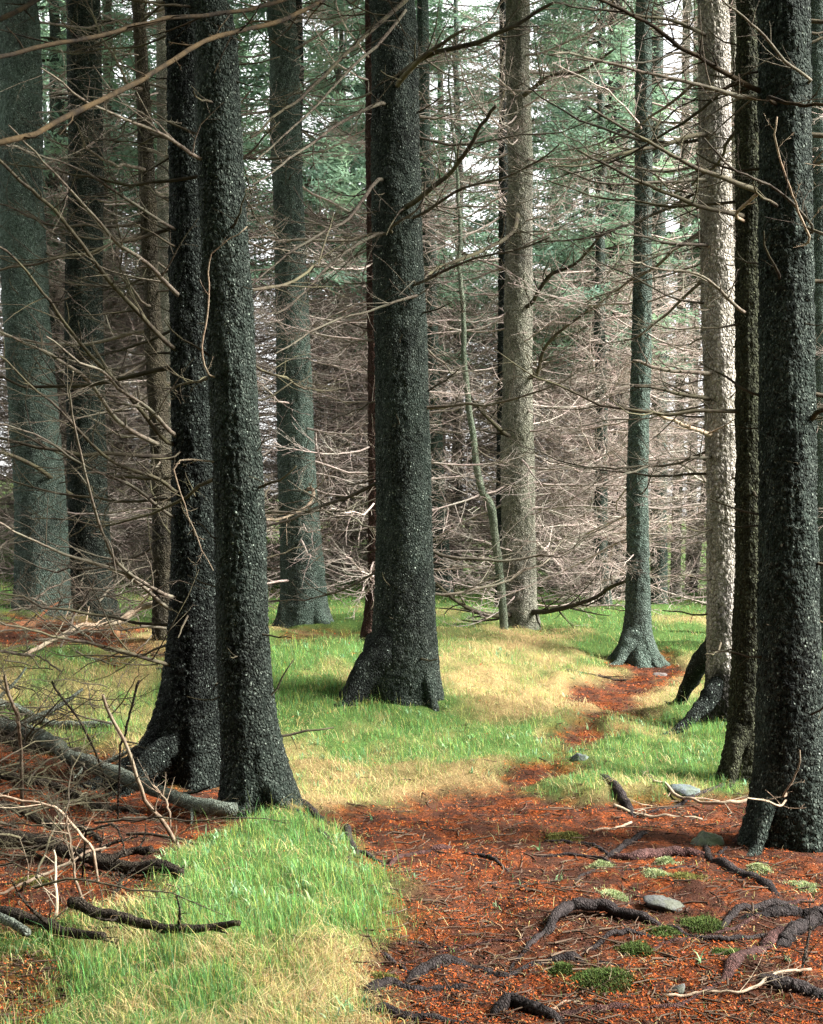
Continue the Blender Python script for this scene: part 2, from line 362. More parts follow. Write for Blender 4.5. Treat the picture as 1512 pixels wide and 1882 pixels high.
def masks(x, y):
    sh = x.shape; wx = 0.13 * fbm(x * 2.1, y * 2.1, seed=3); sc = 0.5 + 0.05 * np.clip(y, 0, 30)
    sp = sdist(PATH, x, y).reshape(sh); w = wx * np.clip(sc, .5, 1.2)
    path = sstep(-0.17, 0.2, sp + w * 1.4)
    brush = sstep(-0.15, 0.2, sdist(BRUSH, x, y).reshape(sh) + w * 1.5)
    duff = np.maximum(sstep(-0.3, 0.4, sdist(DUFF, x, y).reshape(sh) + w * 3), sstep(-0.3, 0.4, sdist(DUFF2, x, y).reshape(sh) + w * 3) * 0.6)
    duff = np.maximum(duff, .75 * sstep(-0.12, 0.12, sdist(DUFF3, x, y).reshape(sh) + w * 2.5))
    litter = np.maximum(np.maximum(path, brush), duff)
    edge = np.exp(-(np.clip(-sp, 0, None) / 0.22) ** 2) * (1 - path)
    st = 0.03 + 0.75 * fbm(x * 0.9, y * 0.7, seed=41, octv=4)
    for poly, amt in ((STRAW1, .38), (STRAW2, .06), (STRAW3, .34), (STRAW4, .55)):
        st = st + amt * sstep(-0.35, 0.35, sdist(poly, x, y).reshape(sh))
    st = st - 0.45 * sstep(17, 21, y) - 0.25 * sstep(0, 0.3, sdist(BRUSH, x, y).reshape(sh))
    for poly in (GREEN1, GREEN2): st = st - .55 * sstep(-0.3, 0.35, sdist(poly, x, y).reshape(sh))
    st = st + .38 * fbm(x * 4.3, y * 3.3, seed=47, octv=3)
    straw = np.clip(st + 0.65 * edge, 0, 1)
    return litter, straw, path, sp
def h_full(x, y, lit=None):
    x = np.asarray(x, float); y = np.asarray(y, float)
    z = h_base(x, y)
    if lit is None: lit = masks(x, y)[0]
    near = sstep(30, 12, y)
    z = z + (1 - lit) * (0.055 + 0.05 * fbm(x * 1.6, y * 1.6, seed=8, octv=3) + 0.012 * fbm(x * 7, y * 7, seed=5, octv=2)) * near
    z = z + lit * (0.022 * fbm(x * 3.2, y * 3.2, seed=21, octv=3) + 0.008 * fbm(x * 16, y * 16, seed=9, octv=3))
    return z
def spaced(segs):
    out = [segs[0][0]]
    for a, b, s0, s1 in segs:
        x = a
        while x < b - 1e-6:
            x = x + s0 + (s1 - s0) * (x - a) / (b - a); out.append(min(x, b))
    return np.array(out)
gx = spaced([(0, 2.2, 0.018, 0.02), (2.2, 6, 0.03, 0.16), (6, 20, 0.3, 1.5), (20, 150, 3, 20)]); gx = np.concatenate([-gx[:0:-1], gx])
gy = np.concatenate([spaced([(-60, 0, 8, 0.6), (0, 3.6, 0.3, 0.1)])[:-1], spaced([(3.6, 7.5, 0.017, 0.024), (7.5, 14, 0.03, 0.07), (14, 30, 0.12, 0.4), (30, 250, 1.0, 25)])])
GX, GY = np.meshgrid(gx, gy)
litM, strawM, pathM, _sp = masks(GX, GY)
GZ = h_full(GX, GY, litM)
nx, ny = len(gx), len(gy)
ii = (np.arange(ny - 1)[:, None] * nx + np.arange(nx - 1)[None, :]).ravel()
m, nt, b, out = new_mat('forest_floor')
v = obj_vec(nt)
aL = N(nt, 'ShaderNodeAttribute', attribute_name='litter').outputs['Fac']; aS = N(nt, 'ShaderNodeAttribute', attribute_name='straw').outputs['Fac']
nf = noise_n(nt, v, 85, 6, 0.75); nm = noise_n(nt, v, 7, 5, 0.65); nb = noise_n(nt, v, 1.7, 4, 0.6); ncell = vor_n(nt, v, 130, 'F1', 'Color')
sepc = N(nt, 'ShaderNodeSeparateColor'); nt.links.new(ncell, sepc.inputs[0])
rust = mix(nt, ramp(nt, nf, [(0.36, 0.0), (0.64, 1.0)]), (0.021, 0.008, 0.004), (0.20, 0.049, 0.0145))
rust = mix(nt, math_n(nt, 'MULTIPLY', ramp(nt, sepc.outputs[0], [(0.6, 0.0), (0.95, 1.0)]), 0.6), rust, (0.26, 0.078, 0.025))
rust = mix(nt, ramp(nt, nm, [(0.41, 0.0), (0.55, 0.92)]), rust, (0.035, 0.017, 0.012))
rust = mix(nt, ramp(nt, nb, [(0.47, 0.0), (0.66, 0.75)]), rust, (0.075, 0.035, 0.022))
soil = mix(nt, aS, mix(nt, ramp(nt, nf, [(0.35, 0.0), (0.7, 1.0)]), (0.022, 0.042, 0.012), (0.085, 0.14, 0.035)), mix(nt, ramp(nt, nf, [(0.35, 0.0), (0.7, 1.0)]), (0.10, 0.07, 0.03), (0.34, 0.25, 0.115)))
nt.links.new(mix(nt, aL, soil, rust), b.inputs['Base Color']); b.inputs['Roughness'].default_value = 0.95; b.inputs['Specular IOR Level'].default_value = 0.04
bump(nt, b, math_n(nt, 'ADD', nf, math_n(nt, 'MULTIPLY', nm, 2.0)), 0.012, 0.9)
FLOOR = m
ground = link('ground', mk_mesh('ground', np.stack([GX, GY, GZ], -1).reshape(-1, 3), np.stack([ii, ii + 1, ii + nx + 1, ii + nx], 1), None, FLOOR,
              attrs={'litter': litM.ravel(), 'straw': strawM.ravel()}))
tag(ground, 'forest floor of rusty needles, straw and grass sloping up to the left', kind='structure')
def gz(x, y): return float(h_full(np.array([x]), np.array([y]))[0])

# ------------------------------------------------------------------ dead branches
def side_twigs(g, P, R, rng, n, lmin, lmax, k=3, depth=1, start=0.18, flat=0.75, droop=0.0, rmin=0.0012, bendy=.16):
    t, _, _ = frames(P); m_ = len(P); L = np.linalg.norm(np.diff(P, axis=0), axis=1).sum()
    up = np.array([0, 0, 1.0]); sgn = 1
    for q in range(n):
        s = start + (0.97 - start) * ((q + rng.random()) / n); f = s * (m_ - 1); i = min(int(f), m_ - 2); p = P[i] + (P[i + 1] - P[i]) * (f - i)
        a = t[i]; side = np.cross(up, a); side /= np.linalg.norm(side) + 1e-9; nrm = np.cross(a, side); sgn = -sgn if rng.random() < 0.8 else sgn
        ang = rng.uniform(0.5, 1.1); lat = side * sgn * flat + nrm * rng.normal(0, 0.45) ; lat /= np.linalg.norm(lat) + 1e-9
        d = a * math.cos(ang) + lat * math.sin(ang); ln = rng.uniform(lmin, lmax) * (1.05 - 0.65 * s)
        r0 = max(R[i] * rng.uniform(0.32, 0.5), rmin); ns = 5 if ln > 0.25 else 4
        pts = [p]; dd = d.copy(); bend = rng.normal(0, bendy, 3); bend[2] += 0.06 - droop
        for _ in range(ns - 1):
            dd = dd + bend + rng.normal(0, 0.10, 3); dd /= np.linalg.norm(dd); pts.append(pts[-1] + dd * ln / (ns - 1))
        pts = np.array(pts); rr = r0 * np.linspace(1, 0.35, ns); tube(g, pts, rr, k)
        if depth > 0: side_twigs(g, pts, rr, rng, rng.integers(2, 5), ln * 0.22, ln * 0.5, 3, depth - 1, 0.15, 0.7, droop, rmin * 0.8, bendy)
def rand_axis(rng, L, n=11, sag=0.25, lift=0.3, wig=0.05):
    s = np.linspace(0, 1, n); x = L * s; zz = L * (-sag * s + lift * s * s) ; yy = L * 0.18 * rng.normal() * s * s
    w = np.cumsum(rng.normal(0, wig * L / math.sqrt(n), (n, 2)), 0) * 0.6; w -= w[0]
    return np.stack([x, yy + w[:, 0], zz + w[:, 1]], 1)
BR = []
rng = np.random.default_rng(5)
for i in range(26):
    g = Geo(); L = 1.0; sag = rng.uniform(0.0, 0.5); P = rand_axis(rng, L, 12, sag, rng.uniform(0.15, 0.5))
    R = 0.0088 * np.linspace(1, 0.18, 12) ** 0.8 * rng.uniform(0.75, 1.2)
    P[3:] += np.cumsum(rng.normal(0, .012, (9, 3)), 0)
    tube(g, P, R, 6, 0.12, i)
    side_twigs(g, P, R, rng, int(rng.integers(10, 18)), 0.16, 0.55, 4, 1, rmin=0.0014)
    BR.append(g)
FINE = []
for i in range(22):
    g = Geo(); P = rand_axis(rng, 1.0, 10, rng.uniform(.05, .35), rng.uniform(0.1, 0.4), .05); R = 0.0080 * np.linspace(1, 0.2, 10) ** .8
    tube(g, P, R, 4); side_twigs(g, P, R, rng, int(rng.integers(15, 23)), 0.2, 0.6, 3, 1, .12, rmin=.0024, bendy=.07); FINE.append(g)
STUB = []
for i in range(6):
    g = Geo(); P = rand_axis(rng, 0.3, 6, rng.uniform(-.3, .4), .2, .12); R = 0.008 * np.linspace(1, .45, 6); tube(g, P, R, 5, .1, i, cap=True)
    if i % 2: side_twigs(g, P, R, rng, 2, .06, .16, 3, 0)
    STUB.append(g)
BR_ME = [g.mesh('dead_branch_%d' % i, DEAD) for i, g in enumerate(BR)]
BR_DK = [g.mesh('dark_branch_%d' % i, DEAD_DARK) for i, g in enumerate(BR)]
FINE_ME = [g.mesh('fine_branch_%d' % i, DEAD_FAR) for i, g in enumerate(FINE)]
ST_ME = [g.mesh('stub_%d' % i, DEAD_DARK) for i, g in enumerate(STUB)]

# ------------------------------------------------------------------ crowns of live needles and far branch masses (shared meshes)
def crown_mesh(seed, z0, z1, rmax, lower_dead=False):
    r = np.random.default_rng(seed); C, D, S, W = [], [], [], []
    g = Geo(); z = z0
    while z < z1:
        f = (z - z0) / (z1 - z0); nb = r.integers(4, 7); rad = rmax * (1 - f) ** 0.8 * (0.75 if f < 0.08 else 1)
        for q in range(nb):
            az = r.uniform(0, 2 * math.pi); L = rad * r.uniform(0.6, 1.1) + 0.15; el = r.uniform(-0.35, 0.1) + 0.5 * f
            u = np.array([math.cos(az), math.sin(az), 0]); sd = np.array([-u[1], u[0], 0])
            s = np.linspace(0, 1, 8); P = np.array([0, 0, z]) + u * (L * s)[:, None] + np.array([0, 0, 1.0]) * (L * (math.tan(el) * s - 0.25 * s * s + 0.25 * s ** 3))[:, None]
            tube(g, P, 0.018 * np.linspace(1, .25, 8), 3)
            n = int(26 * L + 8); ss = r.uniform(0.22, 1.0, n); pp = np.stack([np.interp(ss, s, P[:, k]) for k in range(3)], 1)
            lat = r.choice([-1, 1], n) * r.uniform(0.35, 1.0, n); ln = 0.34 * L * (1.1 - ss) + r.uniform(.1, .25, n)
            d = u * 0.65 + sd * lat[:, None] + np.array([0, 0, 1.0]) * r.normal(-0.22, .25, n)[:, None]; d /= np.linalg.norm(d, axis=1)[:, None]
            for rep in range(5):                       # five sprays along each side shoot
                o = pp + d * (ln * (rep * 0.2))[:, None]
                C.append(o); D.append(d + r.normal(0, .35, (n, 3))); S.append(ln * 0.30 * r.uniform(.6, 1.2, n)); W.append(r.uniform(.008, .017, n))
        z += r.uniform(0.28, 0.5)
    C = np.concatenate(C); D = np.concatenate(D); S = np.concatenate(S); W = np.concatenate(W); D /= np.linalg.norm(D, axis=1)[:, None]
    nrm = r.normal(0, 1, C.shape); side = np.cross(D, nrm); side /= np.linalg.norm(side, axis=1)[:, None]
    V = np.stack([C - side * W[:, None] * .6, C + side * W[:, None] * .6, C + D * (S * .55)[:, None] + side * W[:, None], C + D * S[:, None], C + D * (S * .5)[:, None] - side * W[:, None]], 1)
    k = np.arange(len(C))[:, None] * 5
    g2 = Geo(); g2.add(V.reshape(-1, 3), k + np.array([[0, 1, 2, 4]]), k + np.array([[4, 2, 3]]))
    return g2.mesh('crown_%d' % seed, NEEDLES), g.mesh('crown_limbs_%d' % seed, DEAD_DARK)
def mass_mesh(seed, z0, z1, n, lmin, lmax):
    r = np.random.default_rng(seed); g = Geo()
    for q in range(n):
        V, Q, T = FINE[r.integers(len(FINE))].arr(); f = (q + r.random()) / n; z = z0 + (z1 - z0) * f
        L = r.uniform(lmin, lmax); az = r.uniform(0, 2 * math.pi)
        M = Matrix.Rotation(az, 3, 'Z') @ Matrix.Rotation(r.uniform(-.25, .3), 3, 'Y') @ Matrix.Rotation(r.uniform(-.5, .5), 3, 'X')
        W = V * np.array([L, L, L]); W = W @ np.array(M).T + np.array([0, 0, z]); g.add(W, Q, T)
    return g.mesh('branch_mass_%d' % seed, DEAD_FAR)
CROWNS = [crown_mesh(100 + i, 0, 10.5, 1.9) for i in range(4)]           # base of live crown at local z = 0
MASSES = [mass_mesh(200 + i, 0.25, 5.8, 230, 1.0, 2.4) for i in range(5)]

# ------------------------------------------------------------------ trees
def trunk_mesh(name, pts, d, mat, lobes=(), flare=0.25, H=15.0, k=72, step=0.018, amp=1.0, seed=0, zvis=None, off=0.3):
    """pts: photo rows (py, cx, width) from top to base at depth d. Returns mesh (relative to the base point), base point, axis function"""
    pts = sorted(pts, key=lambda a: -a[0])
    W = np.array([world_pt(c, py, d) for py, c, w in pts]); R = np.array([w * d / F_PX / 2 for _, _, w in pts])
    base = W[0].copy(); rel = W - base
    zt = rel[-1, 2]
    zs = np.concatenate([np.arange(-off, min(zt, 6.5), step), np.linspace(min(zt, 6.5), max(H, zt + 1), 30)[0:]])
    zk, xk, rk = list(rel[:, 2]), list(rel[:, 0]), list(R)
    lean = (xk[-1] - xk[0]) / max(zt, .1)
    zk.append(max(H, zt + 1)); xk.append(xk[-1] + lean * 0.6 * (zk[-1] - zt)); rk.append(0.02)
    zk.insert(0, -off); xk.insert(0, xk[0]); rk.insert(0, rk[0])
    fx = lambda z: np.interp(z, zk, xk); fr = lambda z: np.interp(z, zk, rk)
    th = np.linspace(0, 2 * math.pi, k, endpoint=False); TH, ZZ = np.meshgrid(th, zs)
    sm = np.convolve(np.pad(fx(zs), 20, mode='edge'), np.ones(41) / 41, 'valid')
    RR = np.repeat(fr(zs)[:, None], k, 1); zc = np.clip(ZZ, -0.05, None)
    RR = RR * (1 + flare * np.exp(-zc / 0.16) * (0.75 + 0.5 * np.cos(3 * TH + seed) * 0.6 + 0.3 * np.cos(5 * TH + 2 * seed)))
    for ang, reach, wid, hh in lobes:
        dt = np.angle(np.exp(1j * (TH - ang))); RR = RR + reach * np.exp(-zc / hh) * np.exp(-(dt / (wid * (1 + 0.9 * np.clip(zc / hh, 0, 3)))) ** 2)
    cs, sn = np.cos(TH), np.sin(TH); r0 = float(np.median(R))
    RR = RR + r0 * 0.06 * fbm(cs * 1.4, sn * 1.4, ZZ * 1.1, seed, 3) * amp
    nu = max(8, int(2 * math.pi * r0 / 0.030)); u = TH / (2 * math.pi) * nu; vv = ZZ / 0.042
    wob = 0.35 * noise3(cs * 5, sn * 5, ZZ * 14, seed + 2)
    d1, d2, idv = cell2(u + wob, vv + wob, nu, seed + 50)
    plate = sstep(0.02, 0.30, d2 - d1)
    rough = fbm(cs * r0 * 60, sn * r0 * 60, ZZ * 45, seed + 7, 3)
    nu2 = max(6, int(2 * math.pi * r0 / 0.075)); e1, e2, idb = cell2(TH / (2 * math.pi) * nu2 + wob, ZZ / 0.12 + wob, nu2, seed + 80)
    patch_ = sstep(-.25, .35, fbm(cs * 1.1, sn * 1.1, ZZ * 1.7, seed + 9, 3))
    RR = RR + amp * ((0.004 + 0.006 * patch_) * plate + 0.006 * (idv - .5) + 0.0045 * rough + 0.006 * (idb - .5) * sstep(0, .12, e2 - e1))
    X = sm[:, None] + RR * cs; Y = RR * sn
    V = np.stack([X, Y, ZZ], -1).reshape(-1, 3); n = len(zs)
    i = np.arange(n - 1)[:, None] * k; j = np.arange(k)[None, :]; j2 = (j + 1) % k
    Q = np.stack([i + j, i + j2, i + k + j2, i + k + j], -1).reshape(-1, 4)
    me = mk_mesh(name, V, Q, None, mat)
    return me, base, fx, fr
def rot_to(az, el, roll=0.0):
    return Matrix.Rotation(az, 4, 'Z') @ Matrix.Rotation(-el, 4, 'Y') @ Matrix.Rotation(roll, 4, 'X')
def add_branches(t, fx, fr, n, z0, z1, lmin, lmax, r, meshes=None, az_ok=None, el=(-.35, .25), name='branch', base_y=0, pw=1.0):
    meshes = meshes or BR_ME; z = z0
    for q in range(n):
        f = (q + r.random()) / n; z = z0 + (z1 - z0) * f ** pw
        for _ in range(20):
            az = r.uniform(0, 2 * math.pi)
            if az_ok is None or az_ok(az): break
        L = r.uniform(lmin, lmax); rad = fr(z) * 0.75
        M = Matrix.Translation((float(fx(z)) + rad * math.cos(az), rad * math.sin(az), z)) @ rot_to(az, r.uniform(*el), r.uniform(-.4, .4)) @ Matrix.Diagonal((L, L, L, 1))
        link(name, meshes[r.integers(len(meshes))], t, mtx=M)
def make_tree(label, pts, d, mat, group='standing spruces of the clearing', H=15.0, nbr=30, z0=0.9, z1=7.5, lmin=.7, lmax=1.7, stubs=8, crown=None, cscale=1.1, dark=False, az_ok=None, el=(-.3, .3), **k):
    seed = len([o for o in bpy.data.objects if o.name.startswith('spruce_tree')]) + 1; r = np.random.default_rng(seed * 31)
    me, base, fx, fr = trunk_mesh('trunk', pts, d, mat, H=H, seed=seed, **k)
    t = link('spruce_tree', None, loc=base); tag(t, label, 'tree', group)
    link('trunk', me, t)
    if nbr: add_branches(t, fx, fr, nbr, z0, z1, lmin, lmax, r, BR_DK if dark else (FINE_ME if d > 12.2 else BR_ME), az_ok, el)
    if stubs: add_branches(t, fx, fr, int(stubs * 2.2), 0.35, 5, .35, 1.2, r, ST_ME, None, (-.5, .5), 'branch_stub')
    if crown is None: crown = max(7.0, 1.65 + .392 * d + 1.3 - base[2])
    if crown:
        cm, cl = CROWNS[seed % 4]; s = max((H - crown), 3) / 10.5 * 1.05
        M = Matrix.Translation((float(fx(crown)), 0, crown)) @ Matrix.Rotation(seed * 1.3, 4, 'Z') @ Matrix.Diagonal((cscale, cscale, s, 1))
        tag(link('crown', cm, t, mtx=M), kind='stuff'); tag(link('crown_limbs', cl, t, mtx=M.copy()), kind='stuff')
    return t, base, fx, fr
side = lambda lim: (lambda a: abs(math.sin(a)) < lim or math.sin(a) > 0)     # mostly sideways or away from the camera
left_only = lambda a: math.cos(a) < 0.2 and math.sin(a) > -.5
PI = math.pi
TREES = {}
TREES['T1'] = make_tree('broad teal-green spruce trunk at the left edge', [(0,33,74),(300,38,77),(600,48,82),(900,74,90),(1080,78,98),(1130,78,104)], 13.0, BARK_TEAL, nbr=22, z0=.8, z1=6.5, az_ok=side(.6), flare=.2)
TREES['T2'] = make_tree('dark green spruce trunk second from the left edge', [(0,153,58),(300,158,61),(627,155,66),(900,161,70),(1080,165,78),(1150,166,84)], 13.5, BARK_GREEN, nbr=26, z0=.8, z1=6.5, az_ok=side(.6), flare=.25, lobes=[(0.3,.12,.5,.2)])
TREES['T3'] = make_tree('thin dark spruce with beige patches, left of the twin trunks', [(0,255,20),(300,269,27),(500,276,28),(700,288,32),(900,298,36),(1180,297,30)], 11.2, BARK_PATCH, nbr=44, z0=.6, z1=6, H=11, k=40, flare=.15, crown=7.3, cscale=1.0, lmin=.8, lmax=1.9)
TREES['T4'] = make_tree('black left trunk of the twin pair with a long root to the left', [(0,338,58),(500,350,72),(900,362,84),(1250,362,100),(1440,366,112)], 7.9, BARK_BLACK, nbr=26, z0=.7, z1=6, az_ok=left_only, lobes=[(PI+.25,.50,.20,.16),(PI-.3,.2,.4,.3),(PI/2,.2,.5,.2)], flare=.35, k=96, step=.013, stubs=10, dark=True)
TREES['T5'] = make_tree('right trunk of the twin pair, lichen-flecked, grass at its foot', [(0,393,74),(300,404,80),(600,421,84),(900,438,86),(1200,446,92),(1400,457,96),(1500,462,104)], 7.1, BARK_GREEN, nbr=12, z0=1.8, z1=6, az_ok=side(.35), lobes=[(-.35,.16,.35,.16),(.4,.1,.5,.3)], flare=.25, k=104, step=.012, stubs=14, dark=True)
TREES['T6'] = make_tree('grey-green spruce right behind the twin trunks', [(0,520,50),(300,527,53),(600,538,60),(900,547,67),(1100,558,76),(1165,556,84)], 14.0, BARK_TEAL, nbr=44, z0=.5, z1=7, lmin=.9, lmax=2.0, lobes=[(.2,.1,.5,.2),(PI,.15,.6,.15)])
TREES['T7'] = make_tree('slim rusty trunk half hidden behind the middle spruce', [(0,681,20),(500,686,22),(900,690,23),(1100,688,26),(1180,676,32)], 12.5, BARK_RED, nbr=34, z0=.5, z1=6, H=10, k=36, crown=7, cscale=.6, lmin=.6, lmax=1.5)
TREES['T8'] = make_tree('thick dark spruce in the middle with a root to the left', [(0,723,80),(300,727,86),(600,736,91),(900,741,97),(1200,745,108),(1290,748,112)], 10.0, BARK_GREEN, nbr=26, z0=.7, z1=6, az_ok=side(.45), lobes=[(PI+.05,.40,.40,.20),(-.25,.05,.5,.3)], flare=.15, k=110, step=.014, stubs=16)
TREES['T9'] = make_tree('thin grey trunk just right of the middle spruce, farther back', [(0,777,20),(600,792,24),(900,803,26),(1095,815,36)], 19.0, BARK_TEAL, nbr=50, z0=.4, z1=8, k=36, lmin=1.0, lmax=2.0)
TREES['T11'] = make_tree('beige-green spruce behind the bent sapling', [(0,950,40),(300,956,44),(600,951,50),(900,951,58),(1100,955,60),(1160,957,66)], 15.0, BARK_BEIGE, nbr=64, z0=.25, z1=8, lmin=.9, lmax=2.0, flare=.2)
TREES['T11b'] = make_tree('dark trunk close behind the beige-green spruce', [(0,925,14),(500,926,18),(1120,922,24)], 17.5, BARK_BLACK, nbr=46, z0=.4, z1=8, k=32, lmin=.9, lmax=2.0)
TREES['T12'] = make_tree('dark half of a pair of trunks left of the path spruce', [(0,1127,18),(600,1130,20),(1105,1127,24)], 20.0, BARK_BLACK, nbr=55, z0=.5, z1=9, k=30, lmin=1., lmax=2.2)
TREES['T12b'] = make_tree('pale half of a pair of trunks left of the path spruce', [(0,1142,14),(600,1146,18),(1108,1143,22)], 20.6, BARK_BEIGE, nbr=40, z0=.5, z1=9, k=30, lmin=1., lmax=2.2)
TREES['T13'] = make_tree('slim green spruce where the red path bends', [(0,1182,27),(300,1183,29),(600,1179,32),(900,1171,38),(1100,1172,42),(1215,1170,50)], 12.5, BARK_TEAL, nbr=42, z0=1.0, z1=7, H=13, k=56, lmin=.7, lmax=1.7, lobes=[(PI+.1,.16,.35,.12),(-.2,.12,.4,.12),(-1.4,.08,.4,.1)], flare=.35)
TREES['T14'] = make_tree('grey trunk right of the path spruce, first of the far row', [(0,1205,22),(600,1212,25),(1115,1210,30)], 20.0, BARK_TEAL, nbr=24, z0=1.0, z1=9, k=30, lmin=.9, lmax=2.0)
TREES['T14b'] = make_tree('thin pale trunk second in the far row by the meadow', [(0,1262,13),(700,1250,16),(1100,1240,18)], 23.0, BARK_BEIGE, nbr=20, z0=1.0, z1=9, k=24, lmin=.9, lmax=2.0)
TREES['T14c'] = make_tree('thin pale grey trunk third in the far row by the meadow', [(0,1283,14),(700,1274,16),(1085,1268,18)], 27.0, BARK_BEIGE, nbr=24, z0=1.0, z1=9, k=24, lmin=.9, lmax=2.0)
TREES['T14d'] = make_tree('leaning pale trunk at the far edge of the meadow', [(500,1312,10),(870,1297,12),(1090,1272,15)], 25.0, BARK_PALE, nbr=14, z0=1.0, z1=7, k=20, H=10, crown=6, lmin=.8, lmax=1.8)
TREES['T15'] = make_tree('pale grey-white spruce trunk right of the path, black foot', [(0,1311,51),(300,1314,56),(600,1321,58),(900,1328,55),(1200,1328,55),(1330,1328,62)], 9.5, BARK_PALE, nbr=26, z0=1.6, z1=6, H=13, az_ok=left_only, lobes=[(PI+.1,.24,.3,.10),(-1.2,.1,.4,.12)], flare=.4, k=72, step=.014, stubs=26)
TREES['T15b'] = make_tree('pale trunk showing between the white and the olive trunk', [(0,1346,26),(600,1347,28),(1150,1346,32)], 14.5, BARK_BEIGE, nbr=30, z0=1., z1=7, k=40)
TREES['T16'] = make_tree('olive lichen-covered trunk left of the black right trunk', [(0,1376,45),(600,1376,44),(1000,1377,46),(1250,1374,54),(1440,1372,66)], 7.9, BARK_OLIVE, nbr=8, z0=2.2, z1=6, az_ok=left_only, lobes=[(PI,.06,.5,.3)], flare=.3, k=72, step=.013, stubs=8, dark=True)
TREES['T17'] = make_tree('big black-green trunk at the right edge of the clearing', [(0,1442,89),(300,1443,91),(600,1445,93),(1000,1449,101),(1300,1450,110),(1550,1452,122)], 6.5, BARK_GREEN, nbr=6, z0=2., z1=5.5, az_ok=lambda a: abs(math.sin(a)) < .3 and math.cos(a) > 0, lobes=[(PI-.2,.05,.5,.3),(-.4,.12,.4,.2)], flare=.25, k=104, step=.012, stubs=14, dark=True)
TREES['T18'] = make_tree('green trunk behind the black right trunk, at the frame edge', [(0,1502,40),(600,1506,42),(1200,1512,48)], 13.0, BARK_TEAL, nbr=40, z0=.8, z1=6, k=40)
TREES['T3b'] = make_tree('thin beige trunk behind the twin trunks on the left', [(0,302,26),(600,306,30),(1060,312,34)], 17.5, BARK_BEIGE, nbr=46, z0=.5, z1=8, k=32, lmin=.9, lmax=2.)
TREES['T0'] = make_tree('pale brown trunk between the left pair and the thin dark spruce', [(0,196,16),(600,214,20),(920,236,26),(1040,240,30)], 23.5, BARK_RED, nbr=50, z0=.4, z1=8, k=28, lmin=1., lmax=2.2)

# traced limbs: photo polylines, each grown from its tree, running from the tree's depth to an end depth
def limb(tree, pts, d0, d1, w0, w1, mat, seed, twigs=10, lt=(.12, .45), wig=.020, k=8, near=1.0):
    t, base, fx, fr = TREES[tree]; r = np.random.default_rng(seed)
    s = np.linspace(0, 1, len(pts)); P = np.array([world_pt(px, py, d0 + (d1 - d0) * q ** near) for (px, py), q in zip(pts, s)])
    a = P[0] - base; ax = np.array([float(fx(a[2])), 0, a[2]])
    P = P - base; P = np.vstack([ax, P]); n = max(14, 4 * len(pts)); P = resample(P, n)
    kink = np.zeros(P.shape)
    for q in r.choice(np.arange(3, n - 2), max(2, n // 6), replace=False): kink[q:] += np.outer(np.arange(n - q), r.normal(0, .0025, 3))
    P = P + kink * np.linspace(0, 1, n)[:, None] * .6 + np.cumsum(r.normal(0, wig, P.shape), 0) * 0.35 * np.minimum(np.linspace(0, 6, n), 1)[:, None] * np.linspace(0, 1, n)[:, None]
    dd = d0 + (d1 - d0) * np.linspace(0, 1, n) ** near; R = np.linspace(w0, w1, n) / 2 * dd / F_PX
    g = Geo(); tube(g, P, R, k, .16, seed, cap=True)
    if twigs: side_twigs(g, P, R, r, int(twigs * 1.7), lt[0] * .8, lt[1] * 1.35, 4, 2, .12, rmin=.0014)
    return link('branch', g.mesh('limb', mat), t)
